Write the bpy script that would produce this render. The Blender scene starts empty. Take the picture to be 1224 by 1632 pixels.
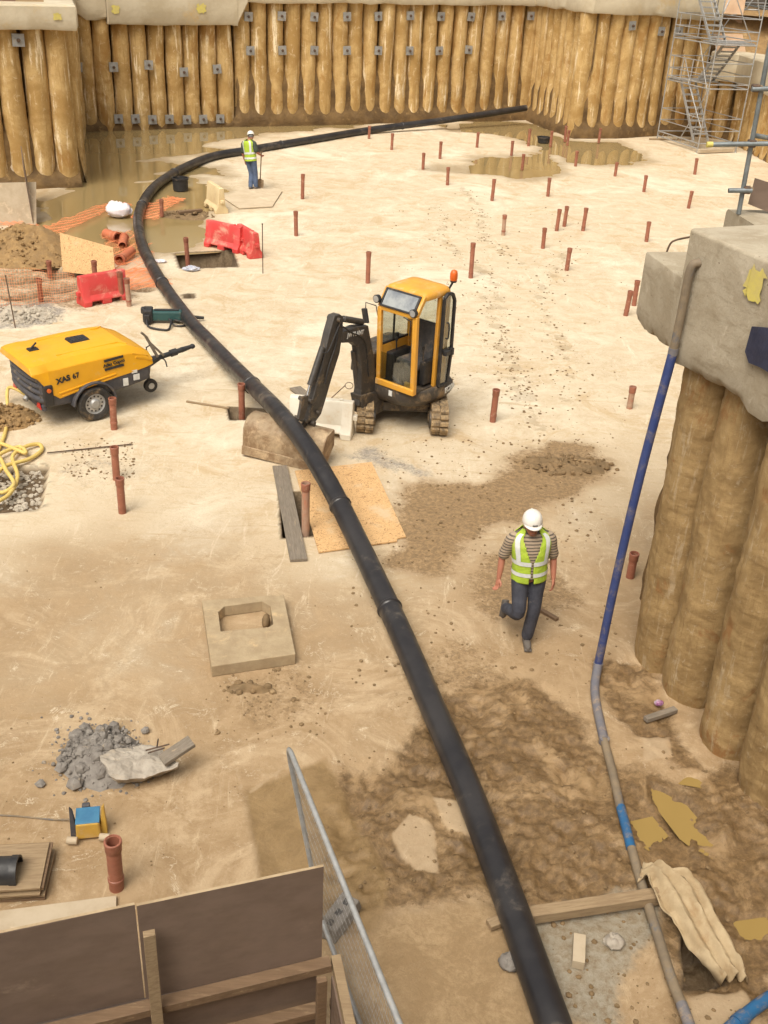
import bpy, bmesh, math, random
import numpy as np
from mathutils import Vector, Matrix, Euler
random.seed(7)
R = math.radians
scn = bpy.context.scene
col = scn.collection

# ------------------------------------------------------------------ camera
CAM_H, CAM_F, CAM_PITCH, CAM_ROLL = 7.2, 1650.0, R(29.0), R(2.95)
_F = Vector((0, math.cos(CAM_PITCH), -math.sin(CAM_PITCH)))
_R0 = Vector((1, 0, 0)); _U0 = _R0.cross(_F)
_R = math.cos(CAM_ROLL)*_R0 + math.sin(CAM_ROLL)*_U0
_U = -math.sin(CAM_ROLL)*_R0 + math.cos(CAM_ROLL)*_U0
cam = bpy.data.cameras.new('camera'); camo = bpy.data.objects.new('camera', cam); col.objects.link(camo)
_m = Matrix((_R, _U, -_F)).transposed().to_4x4(); _m.translation = (0, 0, CAM_H); camo.matrix_world = _m
cam.sensor_fit = 'VERTICAL'; cam.sensor_height = 36.0; cam.sensor_width = 27.0
cam.lens = 36.0*CAM_F/1632.0; cam.clip_start = 0.05; cam.clip_end = 2000
scn.camera = camo
scn.render.resolution_x, scn.render.resolution_y = 768, 1024

# ------------------------------------------------------------------ light
SUN_EL, SUN_AZ = R(58), R(205)      # azimuth measured from +Y clockwise: behind the camera, to its left
w = bpy.data.worlds.new('World'); scn.world = w; w.use_nodes = True
nt = w.node_tree; nt.nodes.clear()
sky = nt.nodes.new('ShaderNodeTexSky'); sky.sky_type = 'NISHITA'; sky.sun_disc = False
sky.sun_elevation = SUN_EL; sky.sun_rotation = SUN_AZ; sky.air_density = 1.0; sky.dust_density = 6.0; sky.ozone_density = 0.6
hs = nt.nodes.new('ShaderNodeHueSaturation'); hs.inputs['Saturation'].default_value = 0.22
tint = nt.nodes.new('ShaderNodeMix'); tint.data_type = 'RGBA'; tint.blend_type = 'MULTIPLY'
tint.inputs[0].default_value = 1.0; tint.inputs[7].default_value = (1.0, 0.955, 0.88, 1)
bg = nt.nodes.new('ShaderNodeBackground'); bg.inputs['Strength'].default_value = 0.135
wo = nt.nodes.new('ShaderNodeOutputWorld')
nt.links.new(sky.outputs[0], hs.inputs['Color']); nt.links.new(hs.outputs[0], tint.inputs[6])
nt.links.new(tint.outputs[2], bg.inputs['Color']); nt.links.new(bg.outputs[0], wo.inputs['Surface'])
sun = bpy.data.lights.new('sun', 'SUN'); sun.energy = 1.9; sun.angle = R(38); sun.color = (1.0, 0.94, 0.84)
suno = bpy.data.objects.new('sun', sun); col.objects.link(suno)
_sd = Vector((math.sin(SUN_AZ)*math.cos(SUN_EL), math.cos(SUN_AZ)*math.cos(SUN_EL), math.sin(SUN_EL)))
suno.rotation_euler = _sd.to_track_quat('Z', 'Y').to_euler(); suno.location = _sd*60
scn.view_settings.view_transform = 'Standard'; scn.view_settings.look = 'None'
scn.view_settings.exposure = 0.27; scn.view_settings.gamma = 1.0
scn.view_settings.use_curve_mapping = False

# ------------------------------------------------------------------ photo pixel (1224 x 1632) -> point
CAMP = Vector((0, 0, CAM_H))
def ray(px, py):
    return (_F*CAM_F + _R*(px-612.0) - _U*(py-816.0)).normalized()
def at(px, py, z=0.0):
    d = ray(px, py); return CAMP + d*((z-CAM_H)/d.z)
def aty(px, py, y):
    d = ray(px, py); return CAMP + d*(y/d.y)
def onplane(px, py, p0, n):
    d = ray(px, py); n = Vector(n); return CAMP + d*((Vector(p0)-CAMP).dot(n)/d.dot(n))
def height_at(p, ytop):
    lo, hi = 0.0, 9.0
    for _ in range(40):
        m = (lo+hi)/2; q = Vector((p.x, p.y, p.z+m))-CAMP
        y = 816 - CAM_F*q.dot(_U)/q.dot(_F)
        if y > ytop: lo = m
        else: hi = m
    return lo

# ------------------------------------------------------------------ mesh helpers
class MB:
    def __init__(s, xf=None): s.v = []; s.f = []; s.xf = xf
    def _add(s, vs, fs):
        b = len(s.v)
        for p in vs:
            p = Vector(p)
            if s.xf is not None: p = s.xf @ p
            s.v.append((p.x, p.y, p.z))
        for f in fs: s.f.append(tuple(i+b for i in f))
        return s
    def box(s, c, sz, rot=None, taper=1.0):
        x, y, z = sz[0]/2, sz[1]/2, sz[2]/2; c = Vector(c); t = taper
        vs = [Vector(q) for q in ((-x,-y,-z),(x,-y,-z),(x,y,-z),(-x,y,-z),(-x*t,-y*t,z),(x*t,-y*t,z),(x*t,y*t,z),(-x*t,y*t,z))]
        if rot is not None: vs = [rot @ q for q in vs]
        return s._add([c+q for q in vs], [(0,3,2,1),(4,5,6,7),(0,1,5,4),(1,2,6,5),(2,3,7,6),(3,0,4,7)])
    def hexa(s, b4, t4):
        return s._add(list(b4)+list(t4), [(0,3,2,1),(4,5,6,7),(0,1,5,4),(1,2,6,5),(2,3,7,6),(3,0,4,7)])
    def bar(s, a, b, wd, ht, up=(0,0,1)):
        a, b = Vector(a), Vector(b); d = (b-a); L = d.length; d.normalize(); up = Vector(up)
        sd = d.cross(up)
        if sd.length < 1e-4: sd = d.cross(Vector((1,0,0)))
        sd.normalize(); u = sd.cross(d)
        rot = Matrix((d, sd, u)).transposed()
        return s.box((a+b)/2, (L, wd, ht), rot)
    def tube(s, pts, r, n=10, caps=True, flat=1.0):
        pts = [Vector(p) for p in pts]; k = len(pts)
        rr = [r]*k if not isinstance(r, (list, tuple)) else r
        t0 = (pts[1]-pts[0]).normalized()
        ref = Vector((0,0,1)) if abs(t0.z) < .9 else Vector((1,0,0))
        nx = t0.cross(ref).normalized(); vs = []
        for i in range(k):
            if i == 0: t = pts[1]-pts[0]
            elif i == k-1: t = pts[-1]-pts[-2]
            else: t = (pts[i+1]-pts[i]).normalized() + (pts[i]-pts[i-1]).normalized()
            t.normalize(); nx = (nx - t*nx.dot(t)).normalized(); ny = t.cross(nx)
            for j in range(n):
                a = 2*math.pi*j/n; vs.append(pts[i] + nx*(math.cos(a)*rr[i]) + ny*(math.sin(a)*rr[i]*flat))
        fs = [(i*n+j, i*n+(j+1)%n, (i+1)*n+(j+1)%n, (i+1)*n+j) for i in range(k-1) for j in range(n)]
        if caps: fs += [tuple(range(n-1,-1,-1)), tuple(range((k-1)*n, k*n))]
        return s._add(vs, fs)
    def lathe(s, prof, n=16, M=None, closed=False, cap0=True, cap1=True):
        vs = []; k = len(prof); M = M or Matrix.Identity(4)
        for (r, z) in prof:
            for j in range(n):
                a = 2*math.pi*j/n; vs.append(M @ Vector((r*math.cos(a), r*math.sin(a), z)))
        fs = [(i*n+j, i*n+(j+1)%n, (i+1)*n+(j+1)%n, (i+1)*n+j) for i in range(k-1) for j in range(n)]
        if closed: fs += [((k-1)*n+j, (k-1)*n+(j+1)%n, (j+1)%n, j) for j in range(n)]
        else:
            if cap0: fs.append(tuple(range(n-1,-1,-1)))
            if cap1: fs.append(tuple(range((k-1)*n, k*n)))
        return s._add(vs, fs)
    def loft(s, rings, caps=True, closed=True):
        n = len(rings[0]); vs = [p for r in rings for p in r]; k = len(rings)
        m = n if closed else n-1
        fs = [(i*n+j, i*n+(j+1)%n, (i+1)*n+(j+1)%n, (i+1)*n+j) for i in range(k-1) for j in range(m)]
        if caps and closed: fs += [tuple(range(n-1,-1,-1)), tuple(range((k-1)*n, k*n))]
        return s._add(vs, fs)
    def prism(s, poly, fn, t0, t1):
        n = len(poly); vs = [fn(a,b,t0) for a,b in poly] + [fn(a,b,t1) for a,b in poly]
        fs = [(j, (j+1)%n, n+(j+1)%n, n+j) for j in range(n)]
        return s._add(vs, fs+[tuple(range(n-1,-1,-1)), tuple(range(n, 2*n))])
    def ell(s, c, rad, nu=12, nv=8, rot=None):
        c = Vector(c); rings = []
        for i in range(nv+1):
            t = math.pi*(i+.02 if i == 0 else (i-.02 if i == nv else i))/nv
            ring = []
            for j in range(nu):
                a = 2*math.pi*j/nu
                q = Vector((rad[0]*math.sin(t)*math.cos(a), rad[1]*math.sin(t)*math.sin(a), -rad[2]*math.cos(t)))
                if rot is not None: q = rot @ q
                ring.append(c+q)
            rings.append(ring)
        return s.loft(rings)
    def mesh(s, name):
        me = bpy.data.meshes.new(name); me.from_pydata(s.v, [], s.f); me.update()
        bm = bmesh.new(); bm.from_mesh(me); bmesh.ops.recalc_face_normals(bm, faces=bm.faces); bm.to_mesh(me); bm.free()
        return me
    def build(s, name, mat, parent=None, smooth=None, bevel=0.0, seg=2, loc=None):
        return link(name, s.mesh(name), mat, parent, smooth, bevel, seg, loc)

def link(name, me, mat, parent=None, smooth=None, bevel=0.0, seg=2, loc=None):
    o = bpy.data.objects.new(name, me); col.objects.link(o)
    if mat is not None and not me.materials: me.materials.append(mat)
    if smooth is not None and len(me.polygons):
        me.polygons.foreach_set('use_smooth', [True]*len(me.polygons))
        me.set_sharp_from_angle(angle=R(smooth))
    if parent is not None: o.parent = parent
    if loc is not None: o.location = loc
    if bevel:
        b = o.modifiers.new('bevel', 'BEVEL'); b.width = bevel; b.segments = seg; b.limit_method = 'ANGLE'; b.angle_limit = R(40)
    return o

def tag(o, label=None, cat=None, group=None, kind=None):
    if label: o['label'] = label
    if cat: o['category'] = cat
    if group: o['group'] = group
    if kind: o['kind'] = kind
    return o
def thing(name, label, cat, loc=(0,0,0), rz=0.0, group=None, rot=None):
    o = bpy.data.objects.new(name, None); col.objects.link(o); o.empty_display_size = .2
    o.location = loc; o.rotation_euler = rot if rot is not None else (0,0,rz)
    return tag(o, label, cat, group)
def copy_obj(o, parent=None, loc=None):
    c = o.copy(); col.objects.link(c); c.parent = parent
    if loc is not None: c.location = loc
    return c
def copy_tree(o, parent=None):
    c = o.copy(); col.objects.link(c); c.parent = parent
    for ch in list(o.children): copy_tree(ch, c)
    return c
def spline(pts, sub=8):
    pts = [Vector(p) for p in pts]; out = []
    P = [pts[0]*2-pts[1]] + pts + [pts[-1]*2-pts[-2]]
    for i in range(1, len(P)-2):
        a, b, c, d = P[i-1], P[i], P[i+1], P[i+2]
        for k in range(sub):
            t = k/sub
            out.append(.5*((2*b)+(c-a)*t+(2*a-5*b+4*c-d)*t*t+(3*b-a-3*c+d)*t**3))
    out.append(pts[-1]); return out
def rotz(a): return Matrix.Rotation(a, 3, 'Z')
def text_mesh(name, s, size, mat, parent, M, extrude=.002, bold=0.0):
    cu = bpy.data.curves.new(name, 'FONT'); cu.body = s; cu.size = size; cu.extrude = extrude; cu.offset = bold
    cu.align_x = 'CENTER'; cu.align_y = 'CENTER'; cu.resolution_u = 3
    t = bpy.data.objects.new(name, cu); col.objects.link(t); bpy.context.view_layer.update()
    me = bpy.data.meshes.new_from_object(t.evaluated_get(bpy.context.evaluated_depsgraph_get()))
    bpy.data.objects.remove(t); me.name = name; me.materials.clear()
    o = link(name, me, mat, parent); o.matrix_local = M
    return o
def frame(o, x, y):     # 4x4 with local x along x, y along y
    x = Vector(x).normalized(); y = Vector(y); y = (y - x*y.dot(x)).normalized(); z = x.cross(y)
    m = Matrix((x, y, z)).transposed().to_4x4(); m.translation = Vector(o); return m

# ------------------------------------------------------------------ numeric noise
def _h(ix, iy, s):
    n = (ix.astype(np.int64)*374761393 + iy.astype(np.int64)*668265263 + s*1442695041) & 0xffffffff
    n = ((n ^ (n >> 13))*1274126177) & 0xffffffff
    n = (n ^ (n >> 16)) & 0xffffff
    return n/float(0xffffff)
def vnoise(x, y, s=0):
    x = np.asarray(x, float); y = np.asarray(y, float)
    ix = np.floor(x); iy = np.floor(y); fx = x-ix; fy = y-iy
    fx = fx*fx*(3-2*fx); fy = fy*fy*(3-2*fy)
    a = _h(ix,iy,s); b = _h(ix+1,iy,s); c = _h(ix,iy+1,s); d = _h(ix+1,iy+1,s)
    return (a+(b-a)*fx)*(1-fy)+(c+(d-c)*fx)*fy
def fbm(x, y, s=0, o=4, g=.5):
    t = 0; a = 1; n = 0
    for i in range(o):
        t = t + a*vnoise(np.asarray(x)*2**i, np.asarray(y)*2**i, s+i*17); n += a; a *= g
    return t/n - .5
def sstep(a, b, x): 
    t = np.clip((x-a)/(b-a), 0, 1); return t*t*(3-2*t)
# ------------------------------------------------------------------ materials
class NT:
    def __init__(s, name):
        s.m = bpy.data.materials.new(name); s.m.use_nodes = True; s.t = s.m.node_tree; s.t.nodes.clear()
        s.out = s.n('ShaderNodeOutputMaterial'); s.p = s.n('ShaderNodeBsdfPrincipled'); s.l(s.p.outputs[0], s.out.inputs[0])
    def n(s, k): return s.t.nodes.new(k)
    def l(s, a, b): s.t.links.new(a, b)
    def coord(s, kind='Object', scale=None, jitter=True):
        if kind == 'Position': c = s.n('ShaderNodeNewGeometry').outputs['Position']
        else: c = s.n('ShaderNodeTexCoord').outputs[kind]
        if kind == 'Object' and jitter:
            oi = s.n('ShaderNodeObjectInfo'); mu = s.n('ShaderNodeMath'); mu.operation = 'MULTIPLY'; mu.inputs[1].default_value = 37.0
            s.l(oi.outputs['Random'], mu.inputs[0]); ad = s.n('ShaderNodeVectorMath'); s.l(c, ad.inputs[0]); s.l(mu.outputs[0], ad.inputs[1]); c = ad.outputs[0]
        if scale:
            mp = s.n('ShaderNodeMapping'); mp.inputs['Scale'].default_value = scale; s.l(c, mp.inputs[0]); c = mp.outputs[0]
        return c
    def noise(s, c, scale, detail=5, rough=.6, dist=0.0):
        t = s.n('ShaderNodeTexNoise'); t.inputs['Scale'].default_value = scale; t.inputs['Detail'].default_value = detail
        t.inputs['Roughness'].default_value = rough; t.inputs['Distortion'].default_value = dist
        s.l(c, t.inputs['Vector']); return t.outputs['Fac']
    def ramp(s, f, a, b, lo=0.0, hi=1.0):
        r = s.n('ShaderNodeMapRange'); r.interpolation_type = 'SMOOTHSTEP'
        for i, v in enumerate((a, b, lo, hi)): r.inputs[i+1].default_value = v
        s.l(f, r.inputs[0]); return r.outputs[0]
    def mix(s, f, a, b, mode='MIX'):
        x = s.n('ShaderNodeMix'); x.data_type = 'RGBA'; x.blend_type = mode
        if isinstance(f, (int, float)): x.inputs[0].default_value = f
        else: s.l(f, x.inputs[0])
        for i, v in ((6, a), (7, b)):
            if isinstance(v, (tuple, list)): x.inputs[i].default_value = (*v[:3], 1)
            else: s.l(v, x.inputs[i])
        return x.outputs[2]
    def math(s, op, a, b=None):
        x = s.n('ShaderNodeMath'); x.operation = op
        for i, v in ((0, a), (1, b)):
            if v is None: continue
            if isinstance(v, (int, float)): x.inputs[i].default_value = v
            else: s.l(v, x.inputs[i])
        return x.outputs[0]
    def attr(s, name):
        a = s.n('ShaderNodeAttribute'); a.attribute_name = name; return a.outputs['Fac']
    def bump(s, f, strength, dist=.01, prev=None):
        b = s.n('ShaderNodeBump'); b.inputs['Strength'].default_value = strength; b.inputs['Distance'].default_value = dist
        s.l(f, b.inputs['Height'])
        if prev is not None: s.l(prev, b.inputs['Normal'])
        return b.outputs[0]
    def set(s, color=None, rough=None, metal=None, normal=None, spec=None):
        for k, v in (('Base Color', color), ('Roughness', rough), ('Metallic', metal), ('Normal', normal), ('Specular IOR Level', spec)):
            if v is None: continue
            if isinstance(v, (tuple, list)): s.p.inputs[k].default_value = (*v[:3], 1)
            elif isinstance(v, (int, float)): s.p.inputs[k].default_value = v
            else: s.l(v, s.p.inputs[k])
        return s.m

MUD = (.30, .19, .085)
def mat(name, c1, c2=None, scale=6, rough=.75, metal=0, bump=.15, bscale=40, bd=.006, dirt=None, dcol=MUD, dscale=3, stretch=None, spec=.5, kind='Object'):
    t = NT(name); c = t.coord(kind, stretch)
    c2 = c2 or tuple(v*.8 for v in c1)
    f = t.noise(c, scale, 6, .65); cl = t.mix(t.ramp(f, .32, .68), c1, c2)
    rg = t.ramp(t.noise(c, scale*2.3, 3), .3, .7, max(0, rough-.1), min(1, rough+.1))
    if dirt:
        d = t.ramp(t.noise(c, dscale, 8, .72, .4), .62-dirt*.35, .80-dirt*.30)
        cl = t.mix(d, cl, t.mix(f, dcol, tuple(v*1.35 for v in dcol))); rg = t.math('MAXIMUM', rg, t.math('MULTIPLY', d, .85)); 
        metal = t.math('MULTIPLY', t.math('SUBTRACT', 1.0, d), metal) if metal else 0
    nm = t.bump(t.noise(c, bscale, 6, .65), bump, bd) if bump else None
    return t.set(cl, rg, metal, nm, spec)

M = {}
M['yellow'] = mat('cab_yellow', (.74,.37,.045), (.66,.32,.045), 3, .42, bump=.05, bscale=90, dirt=.28, dcol=(.62,.42,.20), dscale=4)
M['comp_yellow'] = mat('canopy_yellow', (.80,.40,.015), (.74,.36,.015), 2, .38, bump=.03, bscale=60, dirt=.10, dcol=(.55,.36,.12), dscale=3)
M['comp_grey'] = mat('moulded_grey', (.055,.055,.065), (.085,.08,.085), 8, .62, bump=.25, bscale=120, dirt=.2, dcol=(.25,.19,.12), dscale=5)
M['black'] = mat('black_plastic', (.018,.018,.02), (.035,.033,.032), 8, .5, bump=.1, dirt=.18, dcol=(.22,.16,.10))
M['rubber'] = mat('rubber', (.025,.024,.023), (.05,.045,.04), 8, .8, bump=.2, dirt=.35, dcol=(.28,.19,.10))
M['trackmud'] = mat('muddy_rubber', (.36,.25,.13), (.15,.11,.07), 9, .85, bump=.7, bscale=35, bd=.02, dirt=.35, dcol=(.46,.33,.18))
M['machine'] = mat('machine_grey', (.05,.043,.038), (.085,.07,.055), 6, .55, bump=.15, dirt=.38, dcol=(.26,.18,.10), dscale=4)
M['boom'] = mat('boom_grey', (.045,.041,.038), (.065,.056,.048), 6, .5, bump=.1, dirt=.22, dcol=(.22,.16,.09), dscale=5)
M['rust_steel'] = mat('bucket_steel', (.33,.245,.15), (.20,.12,.06), 5, .7, bump=.35, bscale=25, dirt=.4, dcol=(.42,.31,.19), dscale=3)
M['chrome'] = mat('chrome_rod', (.8,.8,.8), (.7,.7,.7), 5, .2, 1.0, bump=0)
M['steel'] = mat('galvanised_steel', (.44,.44,.43), (.34,.34,.33), 14, .5, .35, bump=.05, dirt=.18, dcol=(.34,.29,.22), dscale=9)
M['tube_steel'] = mat('scaffold_tube_steel', (.26,.29,.30), (.18,.20,.20), 9, .5, .5, bump=.1, dirt=.2, dcol=(.30,.27,.2), dscale=7)
M['plate_steel'] = mat('anchor_plate_steel', (.36,.36,.35), (.27,.26,.24), 6, .6, .25, bump=.1, dirt=.2, dcol=(.42,.31,.17), dscale=4)
M['seat'] = mat('seat_cloth', (.06,.06,.065), (.09,.085,.08), 12, .85, bump=.2, bscale=150, dirt=.3, dcol=(.25,.19,.13))
M['terracotta'] = mat('terracotta_plastic', (.34,.13,.08), (.27,.10,.06), 5, .5, bump=.05, dirt=.2, dcol=(.48,.33,.22), dscale=6)
M['terracotta_in'] = mat('terracotta_inside', (.36,.07,.05), (.30,.06,.045), 5, .5, bump=.05)
M['redbarrier'] = mat('red_plastic', (.64,.06,.055), (.58,.075,.065), 3, .45, bump=.1, bscale=30, dirt=.34, dcol=(.56,.25,.18), dscale=3)
M['creambarrier'] = mat('cream_plastic', (.72,.58,.34), (.64,.49,.27), 3, .55, bump=.06, bscale=30, dirt=.25, dcol=(.46,.33,.19))
M['whitebarrier'] = mat('white_plastic', (.78,.72,.60), (.70,.63,.50), 3, .5, bump=.06, bscale=30, dirt=.2, dcol=(.52,.41,.27))
M['hdpe'] = mat('black_pipe_plastic', (.018,.017,.019), (.036,.033,.033), 1.6, .38, bump=.1, bscale=14, dirt=.24, dcol=(.13,.108,.085), dscale=1.4)
M['bluepipe'] = mat('blue_hose', (.028,.048,.16), (.045,.065,.18), 6, .55, bump=.12, dirt=.36, dcol=(.17,.14,.12), dscale=4)
M['bluepipe2'] = mat('bright_blue_hose', (.02,.12,.27), (.03,.10,.22), 6, .5, bump=.12, dirt=.34, dcol=(.25,.19,.12), dscale=6)
M['greypipe'] = mat('muddy_blue_grey_hose', (.14,.14,.17), (.19,.175,.17), 6, .6, bump=.2, dirt=.36, dcol=(.31,.23,.15), dscale=5)
M['mudpipe'] = mat('mud_caked_hose', (.25,.19,.12), (.18,.14,.095), 6, .75, bump=.3, dirt=.3, dcol=(.10,.11,.13), dscale=5)
M['yellowhose'] = mat('yellow_hose', (.70,.52,.16), (.62,.45,.13), 6, .6, bump=.1, dirt=.15, dcol=(.48,.35,.17))
M['orangenet'] = mat('orange_net', (.86,.27,.10), (.9,.36,.16), 5, .6, bump=0)
M['bag'] = mat('white_bag', (.80,.74,.74), (.72,.62,.64), 12, .45, bump=.3, bscale=20, bd=.02)
M['clay'] = mat('orange_clay_pipe', (.56,.17,.075), (.48,.14,.07), 6, .6, bump=.1, dirt=.15, dcol=(.5,.3,.18))
M['timber'] = mat('sawn_timber', (.34,.245,.14), (.25,.17,.095), 5, .8, bump=.3, bscale=25, stretch=(1,9,9), dirt=.15, dcol=(.28,.2,.12))
M['greytimber'] = mat('weathered_board', (.235,.195,.15), (.17,.14,.105), 5, .85, bump=.35, bscale=22, stretch=(1,9,9), dirt=.2, dcol=(.36,.27,.17))
M['wettimber'] = mat('dark_timber', (.20,.125,.07), (.15,.092,.05), 4, .7, bump=.3, bscale=22, stretch=(1,9,9), dirt=.2, dcol=(.30,.21,.12))
M['ply'] = mat('brown_plywood', (.205,.145,.11), (.165,.115,.085), 2, .5, bump=.06, bscale=30, stretch=(1,3,3), dirt=.05, dcol=(.27,.20,.15), dscale=1.2)
M['plyedge'] = mat('plywood_edge', (.48,.36,.22), (.36,.26,.15), 9, .8, bump=.3, stretch=(1,1,14))
M['palely'] = mat('dusty_plywood', (.50,.41,.29), (.42,.33,.22), 3, .8, bump=.15, dirt=.25, dcol=(.56,.45,.31))
def cap_mat():
    t = NT('cap_beam_concrete'); c = t.coord('Position')
    cl = t.mix(t.ramp(t.noise(c, 1.8, 8, .7, .4), .35, .65), (.46,.40,.30), (.36,.30,.21))
    cl = t.mix(t.ramp(t.noise(t.coord('Position', (2.2,2.2,9)), 1.1, 7, .7, .3), .52, .68, 0, .6), cl, (.29,.235,.155))
    cl = t.mix(t.ramp(t.noise(c, 5, 8, .75, .6), .55, .7, 0, .7), cl, (.55,.48,.37))
    gr = t.noise(c, 45, 6, .8); cl = t.mix(t.ramp(gr, .5, .75, 0, .5), cl, (.25,.20,.14))
    pit = t.ramp(t.noise(c, 21, 3, .6), .70, .74); cl = t.mix(pit, cl, (.17,.13,.09))
    nm = t.bump(t.noise(c, 6, 7, .7), .5, .03); nm = t.bump(gr, .5, .008, nm); nm = t.bump(pit, -.6, .012, nm)
    return t.set(cl, .9, 0, nm, .25)
M['concrete'] = cap_mat()
M['farconcrete'] = mat('pale_cap_concrete', (.60,.525,.385), (.48,.40,.27), .9, .9, bump=.5, bscale=7, bd=.03, dirt=.24, dcol=(.50,.365,.18), dscale=.6, kind='Position')
M['slabconcrete'] = mat('manhole_concrete', (.42,.325,.20), (.33,.245,.145), 5, .9, bump=.7, bscale=40, bd=.008, dirt=.25, dcol=(.50,.36,.20), dscale=3)
M['rubble'] = mat('grey_rubble', (.255,.23,.20), (.175,.155,.135), 9, .9, bump=.5, bscale=45, bd=.01, dirt=.18, dcol=(.40,.32,.22))
M['palerubble'] = mat('pale_broken_concrete', (.44,.39,.32), (.33,.285,.23), 6, .9, bump=.5, bscale=35, bd=.012, dirt=.18, dcol=(.38,.30,.21))
M['spoil'] = mat('spoil_earth', (.34,.21,.085), (.24,.15,.065), 5, .9, bump=.7, bscale=18, bd=.03, dirt=.2, dcol=(.42,.29,.14))
M['clod'] = mat('mud_clod', (.24,.155,.075), (.16,.105,.05), 7, .85, bump=.5, bscale=30, dirt=.2, dcol=(.40,.28,.15), kind='Position')
M['rebar'] = mat('rebar', (.10,.075,.06), (.17,.10,.06), 10, .7, .4, bump=.2)
M['hivis'] = mat('hivis_cloth', (.46,.62,.05), (.37,.52,.045), 9, .75, bump=.6, bscale=14, bd=.03, dirt=.1, dcol=(.42,.40,.12))
M['reflect'] = mat('reflective_tape', (.74,.76,.74), (.62,.64,.62), 18, .4, bump=.1)
M['jeans'] = mat('dark_trousers', (.055,.058,.075), (.035,.037,.050), 9, .85, bump=.35, bscale=24, bd=.012, dirt=.12, dcol=(.16,.14,.12))
M['denim'] = mat('blue_denim', (.10,.14,.23), (.07,.10,.17), 9, .85, bump=.35, bscale=24, bd=.012)
M['skin'] = mat('skin', (.42,.17,.105), (.36,.14,.085), 9, .55, bump=.05)
M['helmet'] = mat('white_helmet', (.80,.77,.71), (.75,.72,.66), 4, .3, bump=.0, dirt=.08, dcol=(.55,.48,.38))
M['boot'] = mat('work_boot', (.09,.08,.075), (.14,.12,.10), 9, .8, bump=.3, dirt=.3, dcol=(.33,.25,.16))
M['darkshirt'] = mat('dark_green_shirt', (.03,.045,.03), (.05,.06,.045), 9, .85, bump=.2)
M['hair'] = mat('grey_hair', (.10,.09,.08), (.2,.19,.18), 30, .8, bump=.4)
M['txtwhite'] = mat('white_lettering', (.75,.75,.72), (.62,.62,.58), 20, .6, bump=0)
M['txtblack'] = mat('black_lettering', (.02,.02,.022), (.03,.03,.03), 20, .5, bump=0)
M['amber'] = mat('amber_lens', (.70,.14,.02), (.6,.11,.02), 6, .3, bump=0)
M['redlens'] = mat('red_lens', (.6,.04,.03), (.5,.03,.03), 6, .3, bump=0)
M['silver'] = mat('silver_wheel', (.5,.5,.49), (.4,.4,.39), 7, .45, .4, bump=.05, dirt=.2, dcol=(.4,.3,.2))
M['yellowbox'] = mat('yellow_box', (.58,.36,.06), (.5,.30,.06), 8, .5, bump=.05, dirt=.3, dcol=(.42,.30,.16))
M['bluebox'] = mat('blue_panel', (.035,.14,.26), (.05,.18,.30), 8, .5, bump=.05)
M['cloth'] = mat('dirty_sacking', (.46,.355,.215), (.36,.265,.15), 5, .85, bump=.4, bscale=40, bd=.01, dirt=.3, dcol=(.27,.175,.085))
M['teal'] = mat('dark_teal_casing', (.02,.07,.07), (.03,.09,.085), 8, .5, bump=.1, dirt=.15, dcol=(.3,.22,.14))
M['purple'] = mat('purple_can', (.28,.05,.22), (.6,.5,.55), 14, .3, .3, bump=0)
M['white_paper'] = mat('crumpled_paper', (.62,.60,.62), (.30,.33,.42), 14, .8, bump=.4)
M['tarp'] = mat('blue_black_membrane', (.018,.022,.05), (.03,.036,.075), 6, .5, bump=.35, bscale=12, bd=.02)
M['yellow_paint'] = mat('yellow_spray_paint', (.66,.56,.13), (.58,.48,.17), 8, .8, bump=.3, bscale=60)
M['redbrown'] = mat('brown_hoarding', (.34,.20,.13), (.28,.16,.10), 2, .8, bump=.1)
M['pinkboard'] = mat('pinkish_board', (.56,.38,.24), (.48,.31,.19), 2, .8, bump=.1, dirt=.2, dcol=(.5,.36,.2))
M['bark'] = mat('bark', (.12,.09,.06), (.08,.06,.04), 8, .9, bump=.5)
M['leaf'] = mat('foliage', (.06,.10,.025), (.10,.13,.035), 3, .7, bump=0)

def osb():
    t = NT('strand_board'); c = t.coord('Object')
    v = t.n('ShaderNodeTexVoronoi'); v.inputs['Scale'].default_value = 22
    mp = t.n('ShaderNodeMapping'); mp.inputs['Scale'].default_value = (1, 2.2, 1); 
    dn = t.n('ShaderNodeTexNoise'); dn.inputs['Scale'].default_value = 5; t.l(c, dn.inputs['Vector'])
    va = t.n('ShaderNodeVectorMath'); t.l(c, va.inputs[0]); t.l(dn.outputs['Color'], va.inputs[1]); t.l(va.outputs[0], mp.inputs[0]); t.l(mp.outputs[0], v.inputs['Vector'])
    sp = t.n('ShaderNodeSeparateColor'); t.l(v.outputs['Color'], sp.inputs[0])
    cl = t.mix(sp.outputs[0], (.56,.34,.15), (.70,.45,.22))
    dk = t.ramp(sp.outputs[1], .86, .92); cl = t.mix(dk, cl, (.34,.18,.07))
    cl = t.mix(t.ramp(t.noise(c, 2.2, 6), .55, .75), cl, (.62,.47,.29))
    return t.set(cl, .8, 0, t.bump(sp.outputs[2], .25, .004))
M['osb'] = osb()

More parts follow.
